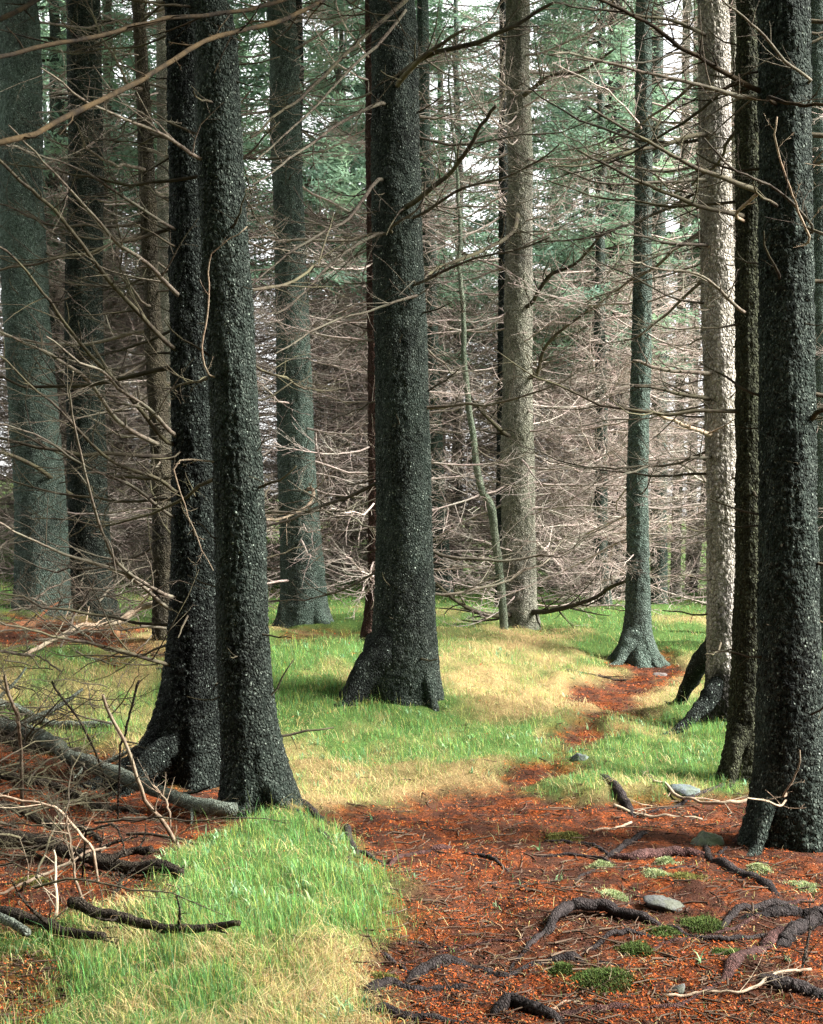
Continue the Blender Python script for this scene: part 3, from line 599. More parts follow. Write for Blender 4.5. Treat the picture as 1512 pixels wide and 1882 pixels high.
LIMBS = [
 ('T8',[(690,-45),(600,-15),(500,20),(420,38),(330,55),(262,75),(200,98),(130,115),(60,135),(0,150),(-60,160)],9.9,5.0,9,9,LIMB,18,(.1,.6)),
 ('T8',[(695,-60),(560,8),(440,42),(350,65),(270,105),(200,140),(130,170),(60,205),(0,222),(-60,232)],9.8,4.6,9,12,LIMB,18,(.1,.6)),
 ('T2',[(140,-40),(60,5),(0,32),(-50,45)],13.3,8.0,10,9,LIMB,4,(.1,.4)),
 ('T5',[(362,290),(295,248),(210,213),(140,180),(60,120)],7.0,6.0,8,3,DEAD,9,(.1,.5)),
 ('T4',[(318,640),(240,560),(200,517),(113,400),(67,350),(0,285),(-60,240)],7.8,5.8,10,5,DEAD_DARK,12,(.15,.6)),
 ('T4',[(330,545),(267,480),(200,433),(150,370),(90,290),(40,210)],7.8,6.2,9,3,DEAD,10,(.15,.5)),
 ('T4',[(310,815),(240,735),(135,620),(95,555),(40,480),(-20,420)],7.8,6.0,9,4,DEAD_DARK,12,(.15,.55)),
 ('T4',[(322,800),(280,755),(220,710),(190,675),(150,645),(110,615)],7.8,6.4,9,3,DEAD,8,(.1,.4)),
 ('T3',[(280,812),(215,775),(165,710),(90,660),(0,622),(-60,600)],11,8.5,9,4,DEAD,12,(.15,.6)),
 ('T4',[(325,905),(290,880),(200,845),(110,750),(20,660),(-40,610)],7.8,6.0,8,3,DEAD_DARK,12,(.15,.55)),
 ('T2',[(130,910),(70,860),(0,825),(-50,815)],13.3,11,10,5,DEAD_DARK,6,(.2,.5)),
 ('T4',[(322,1098),(290,1085),(220,1040),(190,990),(150,900),(118,770),(110,700)],7.8,6.4,8,3,DEAD,12,(.1,.5)),
 ('T4',[(315,1222),(230,1195),(150,1172),(60,1150),(-40,1110)],7.8,6.2,8,3,DEAD_DARK,12,(.15,.6)),
 ('T4',[(312,1120),(240,1060),(120,1010),(40,970),(-40,930)],7.8,6.3,8,3,DEAD,12,(.15,.6)),
 ('T4',[(318,950),(250,900),(160,860),(60,800),(-40,760)],7.8,6.3,7,3,DEAD,11,(.15,.6)),
 ('T4',[(318,420),(240,370),(150,310),(60,280),(-30,260)],7.8,6.3,7,3,DEAD,11,(.15,.6)),
 ('T5',[(385,690),(372,640),(378,560),(378,470),(440,420)],6.98,6.85,4,2,STICK,2,(.05,.15)),
 ('T5',[(325,850),(345,930),(370,990),(397,1045)],6.95,6.9,4,2,STICK,4,(.05,.15)),
 ('T8',[(755,-10),(690,50),(630,100),(560,165),(504,195),(440,235)],9.9,7.8,10,4,DEAD_DARK,12,(.15,.6)),
 ('T8',[(745,20),(700,75),(650,115),(570,190),(505,245),(470,290)],9.8,8.2,7,3,DEAD,10,(.15,.5)),
 ('T8',[(700,190),(620,225),(560,265),(504,300),(450,330)],9.8,8.4,8,3,DEAD,12,(.15,.6)),
 ('T8',[(695,330),(640,400),(590,430),(520,480),(455,540)],9.8,8.2,8,3,DEAD,14,(.15,.6)),
 ('T8',[(700,430),(640,460),(590,500),(530,560),(480,580)],9.8,8.4,7,3,DEAD,14,(.15,.6)),
 ('T8',[(765,545),(750,548),(680,568),(600,592),(540,622),(490,660)],9.75,8.6,6,3,DEAD,10,(.15,.5)),
 ('T11',[(950,395),(940,430),(880,465),(800,500),(765,540)],14.8,11.5,10,5,DEAD_DARK,10,(.2,.6)),
 ('T8',[(735,150),(765,120),(800,98),(862,62)],9.75,9.3,11,6,DEAD_DARK,3,(.1,.3)),
 ('T8',[(745,130),(790,100),(880,78),(960,48),(1030,15)],9.75,8.8,12,6,DEAD_DARK,10,(.15,.5)),
 ('T8',[(760,372),(830,315),(860,275),(890,225),(912,200)],9.75,9.2,11,6,DEAD_DARK,6,(.1,.4)),
 ('T8',[(718,418),(765,385),(780,345),(786,330)],9.7,9.6,7,3,DEAD_DARK,2,(.1,.2)),
 ('T8',[(775,395),(850,350),(930,330),(1000,300),(1040,270)],9.8,9.0,7,3,DEAD,12,(.15,.5)),
 ('T8',[(770,520),(850,480),(930,455),(1010,420)],9.8,9.0,7,3,DEAD,12,(.15,.5)),
 ('T17',[(1402,170),(1330,135),(1260,95),(1190,50),(1110,0),(1060,-30)],6.5,5.7,11,5,LIMB,12,(.1,.4)),
 ('T17',[(1402,182),(1340,175),(1260,155),(1180,135),(1110,115),(1050,90),(1000,78)],6.5,5.8,10,4,DEAD,14,(.1,.4)),
 ('T16',[(1392,352),(1340,335),(1270,310),(1210,280),(1140,250),(1085,222)],7.8,7.0,11,4,DEAD_DARK,9,(.1,.4)),
 ('T16',[(1352,394),(1290,380),(1230,350),(1180,325),(1130,290),(1080,255)],7.8,7.2,10,4,DEAD_DARK,9,(.1,.4)),
 ('T17',[(1490,152),(1440,120),(1390,75),(1330,35),(1280,10)],6.4,5.9,7,3,DEAD,7,(.1,.3)),
 ('T17',[(1410,180),(1450,195),(1512,203),(1560,205)],6.3,6.0,8,6,LIMB,4,(.1,.3)),
 ('T16',[(1352,396),(1380,365),(1430,320),(1470,295),(1512,285),(1560,280)],7.7,5.9,6,7,STICK,5,(.1,.3)),
 ('T17',[(1495,420),(1430,345),(1380,310),(1330,280),(1295,228)],6.35,6.0,6,3,DEAD,6,(.1,.3)),
 ('T17',[(1490,440),(1465,380),(1435,310),(1410,250),(1404,190)],6.3,6.1,5,3,STICK,4,(.05,.2)),
 ('T16',[(1360,570),(1310,525),(1270,500),(1200,490),(1150,480)],7.8,7.3,7,3,DEAD,9,(.1,.4)),
 ('T15',[(1290,62),(1240,40),(1180,30),(1100,10),(1040,-5)],9.4,8.8,8,3,DEAD_DARK,10,(.1,.4)),
 ('T15',[(1285,248),(1215,268),(1150,280),(1070,300),(1010,298)],9.4,9.0,10,3,DEAD_DARK,12,(.15,.5)),
 ('T15',[(1290,330),(1230,332),(1160,335),(1090,328),(1020,300)],9.4,9.0,7,3,DEAD,12,(.15,.5)),
 ('T15',[(1290,450),(1230,445),(1180,430),(1140,425)],9.4,9.0,8,3,DEAD,9,(.15,.4)),
 ('T15',[(1295,685),(1240,680),(1200,672),(1160,665)],9.4,9.1,10,5,DEAD,7,(.1,.4)),
 ('T15',[(1297,733),(1250,725),(1215,715),(1180,712)],9.4,9.1,9,4,DEAD_DARK,6,(.1,.4)),
 ('T15',[(1300,797),(1260,780),(1222,763)],9.4,9.0,9,6,STICK,4,(.1,.3)),
 ('T15',[(1295,840),(1240,840),(1180,855),(1120,870)],9.4,8.8,7,3,DEAD,10,(.1,.4)),
 ('T17',[(1480,775),(1500,755),(1530,738)],6.45,6.3,12,9,DEAD_DARK,2,(.1,.3)),
 ('T17',[(1440,1470),(1460,1450),(1475,1430),(1480,1415)],6.2,6.1,5,3,STICK,3,(.05,.15)),
 ('T17',[(1436,1482),(1400,1472),(1372,1470)],6.2,6.0,5,3,STICK,3,(.05,.15)),
 ('T11',[(930,1130),(890,1130),(850,1115),(800,1080)],14.8,13.8,12,5,DEAD_DARK,10,(.2,.6)),
 ('T11',[(985,1125),(1030,1120),(1080,1105),(1130,1075),(1170,1060)],14.8,13.6,11,5,DEAD_DARK,14,(.2,.6)),
 ('T11',[(985,690),(1000,640),(1040,600),(1100,560)],14.8,14.0,9,4,DEAD_DARK,10,(.2,.5)),
 ('T11',[(975,560),(1010,510),(1060,490),(1120,430)],14.8,14.0,9,4,DEAD_DARK,10,(.2,.5)),
 ('T11',[(970,170),(1010,140),(1070,130),(1130,90)],14.8,14.0,9,4,DEAD_DARK,10,(.2,.5)),
 ('T11',[(930,800),(905,780),(870,745),(850,720)],14.8,14.2,9,4,DEAD_DARK,6,(.2,.5)),
 ('T6',[(515,930),(480,960),(430,970),(380,975)],13.9,12.6,8,4,DEAD,10,(.2,.5)),
 ('T6',[(575,900),(560,930),(505,955),(480,960)],13.7,12.4,8,4,STICK,6,(.2,.5)),
]
for i, (tr, pts, d0, d1, w0, w1, mt, tw, lt) in enumerate(LIMBS):
    limb(tr, pts, d0, d1, w0, w1, mt, 900 + i, int(tw), lt, near=.3 if i < 2 else 1.0)

# bent sapling in front of the beige-green spruce
sp = [(812,120),(816,170),(826,230),(836,330),(843,480),(852,600),(851,655),(862,780),(880,890),(900,930),(912,1010),(922,1100),(928,1168)]
P = np.array([world_pt(px, py, 13.4) for px, py in sp[::-1]]); base = P[0].copy(); P = resample(P - base, 60) + np.cumsum(np.random.default_rng(4).normal(0, .011, (60, 3)), 0) * np.linspace(0, 1, 60)[:, None]; P[0, 2] -= .15
g = Geo(); R = np.linspace(17, 3.5, 60) / 2 * 13.4 / F_PX; R = R * (1 + .25 * np.exp(-((np.arange(60) - 13) / 1.2) ** 2)); tube(g, P, R, 10, .12, 3, cap=True)
t = link('sapling', None, loc=base); tag(t, 'thin bent pale-green sapling in front of the beige-green spruce', 'tree')
SAP = bark_mat('sapling_bark', (0.11, 0.12, 0.085), (0.32, 0.34, 0.25), (0.42, 0.44, 0.36), .6, (0.20, 0.27, 0.18), .6, 90)
link('trunk', g.mesh('sapling_trunk', SAP), t)
r = np.random.default_rng(77)
for q in range(34):
    i = int(r.integers(8, 58)); az = r.uniform(0, 2 * PI); L = r.uniform(.35, 1.0)
    link('branch', BR_ME[r.integers(len(BR_ME))], t, mtx=Matrix.Translation(P[i]) @ rot_to(az, r.uniform(-.3, .3)) @ Matrix.Diagonal((L, L, L, 1)))

# roots running out from the trunk feet
def tree_root(tree, pts, d0, d1, w0, w1, mat, seed):
    t, base, fx, fr = TREES[tree]
    P = resample(np.array([world_pt(px, py, d0 + (d1 - d0) * q) for (px, py), q in zip(pts, np.linspace(0, 1, len(pts)))]), 30)
    R = (w0 + (w1 - w0) * np.linspace(0, 1, 30) ** .7) / 2 * d0 / F_PX; gw = sstep(.35, .9, np.linspace(0, 1, 30)); P[:, 2] = P[:, 2] * (1 - gw) + (h_full(P[:, 0], P[:, 1]) + R * np.linspace(.6, -1.0, 30)) * gw
    g = Geo(); tube(g, P - base, R, 26, .22, seed, cap=True); return link('root', g.mesh('root', mat), t)
tree_root('T4', [(345,1345),(300,1380),(255,1408),(210,1432),(160,1452)], 7.85, 7.4, 64, 14, BARK_BLACK, 1)
tree_root('T4', [(300,1395),(270,1420),(235,1438),(200,1452)], 7.7, 7.4, 44, 10, BARK_BLACK, 2)
tree_root('T5', [(490,1440),(520,1478),(545,1500),(575,1514)], 7.0, 6.7, 40, 12, BARK_GREEN, 3)
tree_root('T8', [(720,1180),(690,1215),(655,1240),(630,1252),(608,1262)], 9.95, 9.65, 96, 26, BARK_BLACK, 5)
tree_root('T8', [(775,1230),(792,1270),(806,1300)], 9.9, 9.7, 46, 14, BARK_GREEN, 6)
tree_root('T13', [(1165,1165),(1150,1190),(1135,1205),(1118,1218)], 12.45, 12.2, 42, 12, BARK_TEAL, 7)
tree_root('T13', [(1180,1165),(1192,1195),(1208,1212),(1222,1218)], 12.45, 12.3, 36, 10, BARK_TEAL, 8)
tree_root('T15', [(1320,1255),(1298,1290),(1268,1315),(1235,1330),(1200,1340)], 9.45, 9.1, 44, 10, BARK_BLACK, 9)
tree_root('T15', [(1345,1175),(1305,1205),(1270,1226),(1245,1240),(1218,1252)], 9.8, 10.7, 76, 8, BARK_BLACK, 10)
tree_root('T16', [(1362,1340),(1350,1385),(1340,1420),(1328,1440)], 7.85, 7.6, 44, 12, BARK_OLIVE, 11)
tree_root('T17', [(1425,1440),(1405,1490),(1388,1525),(1372,1545)], 6.45, 6.2, 54, 14, BARK_GREEN, 12)
tree_root('T6', [(575,1110),(592,1145),(608,1172)], 13.9, 13.7, 40, 16, BARK_TEAL, 13)
tree_root('T6', [(535,1110),(515,1140),(495,1158)], 13.9, 13.8, 44, 14, BARK_TEAL, 14)

# far forest, and unseen spruces added around the camera
def far_tree(x, y, s, k, label, group, cs=1.0):
    t = link('spruce_tree', None, loc=(x, y, gz(x, y) - .05)); tag(t, label, 'tree', group)
    t.rotation_euler = (0, 0, k * 2.4); r = np.random.default_rng(k + 500)
    t.rotation_euler[0] = r.normal(0, .012)
    link('trunk', FAR_TRUNK[k % 5], t, mtx=Matrix.Diagonal((s, s, s, 1)))
    tag(link('dead_branches', MASSES[k % 5], t, mtx=Matrix.Rotation(k * .7, 4, 'Z') @ Matrix.Diagonal((s, s, s, 1))), kind='stuff')
    cm, cl = CROWNS[k % 4]; M = Matrix.Translation((0, 0, r.uniform(4.0, 5.8) * s)) @ Matrix.Rotation(k, 4, 'Z') @ Matrix.Diagonal((s * cs, s * cs, s, 1))
    tag(link('crown', cm, t, mtx=M), kind='stuff'); tag(link('crown_limbs', cl, t, mtx=M.copy()), kind='stuff')
FAR_TRUNK = []
for i in range(5):
    g = Geo(); n = 60; z = np.linspace(-.3, 16, n); w = np.cumsum(np.random.default_rng(i).normal(0, .012, (n, 2)), 0)
    R = 0.13 * (1 - (z + .3) / 17.5) + .05 * np.exp(-np.clip(z, 0, None) / .2)
    tube(g, np.stack([w[:, 0], w[:, 1], z], 1), R, 14, .07, i); FAR_TRUNK.append(g.mesh('far_trunk_%d' % i, [BARK_TEAL, BARK_BEIGE, BARK_BLACK, BARK_TEAL, BARK_BEIGE][i]))
r = np.random.default_rng(314); k = 0
ZONES = [(0, 'left of the two left trunks'), (240, 'between the left trunks and the thin dark spruce'), (500, 'behind the twin trunks'), (690, 'between the twin trunks and the middle spruce'),
         (920, 'between the middle spruce and the beige-green one'), (1150, 'between the beige-green spruce and the path spruce'), (1300, 'right of the path spruce'), (9999, 'behind the white and black right trunks')]
for d in np.arange(18, 28.5, 1.9):
    hw = d * 0.33 + 2.0
    for x in np.arange(-hw, hw, 2.0):
        px_ = x + r.uniform(-.9, .9); yy = d + r.uniform(-1.0, 1.0); pix = CX + px_ / yy * F_PX
        if yy < 24 and 1170 < pix < 1420: continue                      # the meadow on the right
        if yy < 28 and 1195 < pix < 1330: continue
        if pix > 1430 and r.random() < .3: continue
        if yy < 19.5 and 820 < pix < 1000: continue
        if pix < 60 and yy > 20 and r.random() < .7: continue           # bright clearing at the left edge
        if r.random() < 0.2 + (.2 if pix < 420 else 0) + (0.18 if 860 < pix < 1100 else 0): continue
        zone = [z for lim, z in ZONES if pix < lim][0]
        far_tree(px_, yy, r.uniform(.8, 1.15), k, 'thin twiggy spruce of the far thicket, ' + zone, 'thicket spruces ' + zone); k += 1
SHADE_TREES = [(-5.4, 4.2), (-4.4, 1.6), (-8.5, 2.5), (-3.6, -.8), (4.4, -1.0), (6.6, 1.2), (2.2, -3.0)]  # out-of-view spruces added to keep sky light off the near trunks
for j, y in enumerate(np.arange(-3.2, -13, -2.3)):
    for x in np.arange(-9, 8.5, 2.5): SHADE_TREES.append((x + (j % 2) * 1.2 + r.uniform(-.5, .5), y + r.uniform(-.5, .5)))
for x, y in SHADE_TREES:
    far_tree(x, y, r.uniform(1.0, 1.25), k, 'unseen spruce added around the camera for its shade', 'unseen spruces added around the camera for shade', 1.4); k += 1
print('far trees', k)

# ------------------------------------------------------------------ things on the forest floor
def on_ground(pts):
    xy = ground_xy(pts); return np.column_stack([xy, h_full(xy[:, 0], xy[:, 1])])
def ground_stick(name, label, cat, pts, w0, w1, mat, seed, lift=0.3, arch=None, k=12, rough=.2, twigs=0, group=None, n=None, knots=True, lt=(.1, .4), ends=(0, 0), sink=None):
    """a root, log or stick lying along a photo polyline; widths in photo pixels; lift in radii above the soil"""
    pts = [tuple(p) for p in pts]
    if sink is not None:
        e0 = np.array(pts[0]) + .8 * (np.array(pts[0]) - np.array(pts[1])); e1 = np.array(pts[-1]) + .8 * (np.array(pts[-1]) - np.array(pts[-2])); pts = [tuple(e0)] + pts + [tuple(e1)]
    G = on_ground(pts); n = n or max(18, 7 * len(pts)); P = resample(G, n); r_ = np.random.default_rng(seed)
    d = P[:, 1]; R = np.linspace(w0, w1, n) / 2 * d / F_PX
    P[:, 2] = h_full(P[:, 0], P[:, 1]) + R * lift
    if sink is not None:                                             # the ends dive into the soil
        s_ = np.linspace(0, 1, n); e_ = np.exp(-(s_ / .13) ** 2) * sink[0] + np.exp(-((1 - s_) / .13) ** 2) * sink[1]; R = R * (1 - .55 * e_); P[:, 2] -= R * 2.2 * e_ + R * .28 * (1 + fbm(s_ * 6 + seed, s_ * 0 + 3.3 * seed, seed=seed, octv=2))
    if arch: P[:, 2] += arch * np.sin(np.linspace(0, PI, n)) ** 1.2
    P[:, 2] += np.linspace(ends[0], ends[1], n)
    P += np.cumsum(r_.normal(0, R.mean() * .10, P.shape), 0) * np.sin(np.linspace(0, PI, n))[:, None]
    if knots: R = R * (1 + .10 * np.interp(np.arange(n), np.arange(0, n + 4, 4), r_.normal(0, 1, len(np.arange(0, n + 4, 4)))))
    base = P[0].copy(); g = Geo(); tube(g, P - base, np.maximum(R, .002), k, rough, seed, cap=True, capstart=True)
    if twigs: side_twigs(g, P - base, R, r_, twigs, lt[0], lt[1], 4, 1, .1, flat=.5, rmin=.0016)
    return tag(link(name, g.mesh(name, mat), loc=base), label, cat, group)
RG = 'exposed roots crossing the path'
ROOTS = [
 ('thick black root lying straight across the bottom of the path',[(745,1800),(771,1781),(804,1771),(854,1768),(888,1781),(931,1788),(971,1778),(1030,1772),(1095,1776)],32,24,ROOT_DARK,.85,0),
 ('dark knobbly root just below the thickest root, left side',[(668,1831),(691,1818),(718,1808),(744,1815),(790,1818),(821,1811),(868,1806)],26,18,ROOT_DARK,.8,0),
 ('lowest dark root at the bottom edge, left of the path centre',[(660,1874),(678,1861),(704,1855),(730,1866),(790,1868),(850,1876)],22,16,ROOT_DARK,.7,0),
 ('short purplish root lying alone on the left of the path',[(711,1588),(744,1571),(788,1564),(814,1561),(830,1555)],10,11,ROOT_RED,.5,0),
 ('dark root creeping from the twin trunks down to the path',[(560,1500),(601,1526),(620,1536),(638,1554),(653,1580)],20,15,ROOT_DARK,.4,0),
 ('second thin root below the twin trunks at the grass edge',[(590,1560),(612,1574),(636,1590),(640,1602)],12,8,ROOT_DARK,.4,0),
 ('small black root dipping under the grass edge above the thick root',[(708,1758),(731,1770),(757,1788)],14,10,ROOT_DARK,.4,0),
 ('black root humped like an arch on the right of the path',[(1010,1718),(1038,1700),(1060,1690),(1085,1688),(1115,1688),(1148,1692),(1180,1698),(1212,1703),(1232,1706)],22,20,ROOT_DARK,.5,.055),
 ('wrinkled grey-purple root below the green stone',[(1121,1578),(1158,1584),(1195,1574),(1225,1571),(1262,1569),(1296,1571)],19,20,ROOT_RED,.75,0),
 ('thin dark curved root below the arched root',[(1085,1757),(1118,1740),(1155,1731),(1194,1732)],9,10,ROOT_DARK,.5,0),
 ('reddish scaly root slanting up to the right near the bottom corner',[(1332,1808),(1358,1778),(1385,1755),(1415,1728),(1445,1709)],24,28,ROOT_RED,.75,0),
 ('long root running from the green stone down to the right',[(1298,1556),(1315,1588),(1355,1608),(1388,1621),(1418,1638),(1445,1656)],8,26,ROOT_DARK,.4,0),
 ('dark root joining the long root from the mossy patch',[(1322,1708),(1345,1688),(1385,1672),(1438,1661)],14,15,ROOT_DARK,.45,0),
 ('flat dark root at the right edge above the reddish scaly root',[(1372,1692),(1425,1685),(1475,1681),(1530,1686)],20,24,ROOT_DARK,.35,0),
 ('heavy root at the right edge end of the reddish root',[(1442,1733),(1475,1713),(1530,1690)],26,34,ROOT_DARK,.4,0),
 ('thick brown root at the foot of the big right trunk',[(1360,1540),(1392,1526),(1425,1541),(1458,1558),(1495,1567)],20,26,ROOT_RED,.4,0),
 ('second root hugging the foot of the big right trunk',[(1395,1516),(1425,1524),(1455,1542),(1500,1556)],14,18,ROOT_DARK,.4,0),
 ('short dark root standing up at the grass edge by the blue stone',[(1113,1456),(1135,1471),(1157,1490)],19,16,ROOT_DARK,.6,0),
 ('reddish root along the bottom edge right of centre',[(1003,1870),(1058,1862),(1100,1858),(1148,1852)],24,18,ROOT_RED,.35,0),
 ('dark root in the bottom right corner',[(1410,1812),(1458,1820),(1530,1836)],26,34,ROOT_DARK,.35,0),
 ('short root pointing at the green stone',[(1126,1567),(1152,1552),(1177,1540)],13,11,ROOT_DARK,.5,0),
 ('thin root along the left of the wrinkled root',[(1000,1539),(1041,1545),(1091,1555),(1122,1570)],8,10,ROOT_DARK,.5,0),
 ('thin root left of the two pale moss tufts',[(1000,1572),(1045,1572),(1085,1577),(1120,1590)],7,7,ROOT_DARK,.5,0),
 ('dark lumpy root at the bottom edge centre',[(905,1862),(930,1850),(965,1856),(1010,1872)],26,22,ROOT_DARK,.35,0),
 ('thin root in the middle of the red path',[(852,1572),(890,1578),(915,1590),(935,1600)],8,6,ROOT_DARK,.4,0),
 ('slender root crossing the red path above the thick root',[(790,1745),(850,1738),(905,1730),(960,1732),(1005,1722)],7,5,ROOT_RED,.5,0),
 ('dark root half buried left above the thick root',[(748,1725),(775,1727),(800,1733),(830,1736)],10,7,ROOT_DARK,.3,0),
 ('slim root running left from the big right trunk below the green stone',[(1400,1560),(1340,1562),(1290,1590),(1230,1600),(1160,1604),(1090,1600)],16,6,ROOT_DARK,.3,0),
 ('long slim root winding across the lower right needles',[(1500,1650),(1440,1668),(1370,1700),(1290,1726),(1230,1745),(1150,1770),(1090,1790)],18,6,ROOT_RED,.3,0),
 ('slim root linking the arched root to the right edge',[(1232,1706),(1280,1722),(1340,1726),(1400,1718),(1450,1726)],12,10,ROOT_DARK,.3,0),
 ('thin root from the olive trunk to the standing root',[(1340,1450),(1290,1470),(1235,1488),(1180,1496)],12,6,ROOT_DARK,.35,0),
 ('thin root curving through the middle of the red path',[(1090,1600),(1040,1618),(990,1626),(940,1622),(880,1632)],9,5,ROOT_DARK,.35,0),
 ('thin root running down the middle toward the thick root',[(1015,1715),(985,1730),(960,1752),(940,1775)],14,8,ROOT_DARK,.3,0),
 ('slim root in the bottom right below the reddish scaly root',[(1335,1806),(1290,1830),(1240,1848),(1180,1856),(1120,1872)],14,7,ROOT_RED,.3,0),
 ('thin root under the twin trunks running to the short purplish root',[(650,1578),(675,1584),(705,1588)],9,7,ROOT_DARK,.3,0),
]
for i, (lb, pts, w0, w1, mt, lift, arch) in enumerate(ROOTS):
    ground_stick('exposed_root', lb, 'root', pts, w0 * .98, w1 * .98, mt, 40 + i, lift * .72, arch * .75 if arch else 0, 18, .10, group=RG, sink=(1, 1), n=70)
LG = 'fallen logs and sticks of the brush pile'
LOGS = [
 ('fallen_log','long lichen-grey log pointing at the twin trunks',[(-160,1345),(0,1387),(67,1407),(133,1434),(200,1457),(267,1481),(334,1501),(400,1517),(434,1519)],32,26,LOG_LICHEN,1.4,7,(.16,.02)),
 ('fallen_log','thick brown log in the middle of the brush pile, grass at its end',[(-160,1535),(0,1561),(67,1574),(133,1583),(187,1596),(233,1608),(334,1626)],40,20,LOG_DARK,1.1,6,(.05,0)),
 ('fallen_log','short broken log lying on the thick brown log',[(150,1600),(207,1591),(240,1583),(279,1586)],16,15,LOG_DARK,2.4,2,(.0,.03)),
 ('fallen_log','dark tapering log on the grass at the lower left',[(130,1716),(200,1728),(267,1740),(334,1749),(400,1752),(440,1760)],24,9,LOG_DARK,1.4,3,(.06,.04)),
 ('fallen_log','mossy dark log behind the tapering log at the left edge',[(-120,1690),(0,1715),(67,1731),(133,1752),(190,1772)],28,16,LOG_DARK,1.3,4,(.05,.05)),
 ('fallen_log','grey log on the pale grass at the left edge, farthest of the pile',[(-120,1290),(0,1311),(67,1331),(133,1347),(205,1358)],18,14,LOG_LICHEN,.8,4,(0,0)),
 ('fallen_log','dark log just behind the lichen-grey log at the left edge',[(-120,1330),(0,1358),(67,1376),(145,1396)],24,18,LOG_DARK,.8,4,(0,0)),
 ('fallen_log','thin log below the lichen-grey log in the red needles',[(-100,1405),(0,1431),(50,1447),(117,1461),(184,1484),(252,1502)],16,11,LOG_DARK,.8,6,(.04,0)),
 ('fallen_log','short grey log end at the left edge above the straw',[(-80,1705),(0,1736),(50,1763)],20,16,LOG_LICHEN,1.4,0,(.06,.05)),
 ('fallen_log','red rotten log lying in front of the two left trunks',[(-200,1178),(0,1160),(60,1155),(130,1162),(215,1172)],26,20,LOG_ROT,.7,3,(0,0)),
 ('fallen_log','dark log along the back of the brush pile',[(-100,1470),(20,1490),(90,1512),(150,1530),(185,1548)],18,10,LOG_DARK,.8,5,(.02,0)),
 ('fallen_stick','pale slanting dead limb propped behind the brush pile',[(40,1222),(100,1205),(160,1192),(215,1186),(285,1178)],8,11,STICK,1.0,10,(0,.28)),
 ('fallen_stick','pale thin stick across the front of the brush pile',[(-40,1660),(0,1653),(67,1636),(133,1616),(194,1600)],5,6,STICK,1.5,4,(.0,.10)),
 ('fallen_stick','pale stick end below the short red needles at the bottom edge',[(985,1862),(1010,1856),(1040,1845),(1070,1838)],7,6,STICK,.8,1,(0,0)),
 ('fallen_stick','long thin tan stick with a fork in the right corner needles',[(1222,1834),(1308,1831),(1368,1833),(1418,1812),(1490,1800)],6,6,STICK,1.0,5,(0,.02)),
 ('fallen_stick','tan stick lying at the straw edge beside the standing root',[(1128,1490),(1178,1497),(1222,1502),(1290,1508)],9,5,STICK,.8,4,(0,0)),
 ('fallen_stick','pale stick on red needles left of the tan stick',[(1090,1526),(1120,1522),(1160,1510)],5,5,STICK,.8,1,(0,0)),
 ('fallen_stick','thin stick running from the right trunk over the straw',[(1200,1460),(1245,1478),(1320,1492),(1375,1492)],5,7,STICK,.9,5,(0,.04)),
 ('fallen_stick','dark forked twig standing in the bottom right corner',[(1470,1800),(1478,1790),(1485,1778),(1490,1770)],7,4,LOG_DARK,1.,4,(0,.12)),
 ('fallen_stick','dark twig lying on the upper red path bend',[(1040,1240),(1080,1246),(1110,1248),(1150,1246)],6,4,LOG_DARK,.8,5,(0,0)),
]
for i, (nm, lb, pts, w0, w1, mt, lift, tw, ends) in enumerate(LOGS):
    ground_stick(nm, lb, 'log' if nm == 'fallen_log' else 'stick', pts, w0, w1, mt, 140 + i, lift, None, 14 if nm == 'fallen_log' else 8, .16, tw, LG if pts[0][0] < 300 else None, ends=ends, lt=(.15, .6))
# sticks leaning up out of the pile: photo points with their own depths
LEAN = [('thin dead stick leaning over the grey log at the far left',[(97,1254),(160,1361),(190,1443)],6.6,7.3,4,5),
 ('longest leaning stick in front of the twin roots',[(190,1278),(220,1351),(263,1463),(300,1510),(341,1579)],6.0,6.25,6,9),
 ('leaning stick at the left edge of the pile',[(10,1240),(35,1320),(42,1390)],6.9,7.2,6,7),
 ('short stick leaning down from the thick brown log',[(222,1606),(210,1630),(194,1656)],5.55,5.4,8,7),
 ('crooked stick in the grass below the brush pile',[(100,1560),(107,1644),(104,1698),(80,1766)],5.3,4.85,4,8),
 ('fine upright stick in the middle of the brush pile',[(125,1500),(140,1590),(155,1672)],5.4,5.35,4,6),
 ('stick crossing the lichen-grey log',[(255,1250),(230,1330),(215,1370)],6.8,6.9,5,4),
 ('short pale stick leaning on the lichen-grey log',[(280,1442),(297,1460),(312,1486)],6.9,6.8,4,4),
 ('dead stick arching out of the pile at the left edge',[(-10,1465),(60,1475),(110,1500),(150,1545),(170,1578)],5.7,5.6,5,6),
 ('red-brown twig angled above the thick brown log',[(230,1575),(222,1545),(200,1523),(150,1540)],5.6,5.7,4,4)]
for i, (lb, pts, d0, d1, w0, w1) in enumerate(LEAN):
    P = resample(np.array([world_pt(px, py, d0 + (d1 - d0) * q) for (px, py), q in zip(pts, np.linspace(0, 1, len(pts)))]), 16); r_ = np.random.default_rng(i + 60)
    P += np.cumsum(r_.normal(0, .004, P.shape), 0); base = P[-1].copy(); base[2] = max(gz(base[0], base[1]), base[2] - .05)
    P[-1, 2] = min(P[-1, 2], gz(P[-1, 0], P[-1, 1]) - .01)
    g = Geo(); R = np.linspace(w0, w1, 16) / 2 * d0 / F_PX; tube(g, P - base, R, 7, .15, i, cap=True)
    side_twigs(g, (P - base)[::-1], R[::-1], r_, 6, .08, .35, 4, 1, .3)
    tag(link('leaning_stick', g.mesh('leaning_stick', STICK if i % 3 else LOG_DARK), loc=base), lb, 'stick', LG)

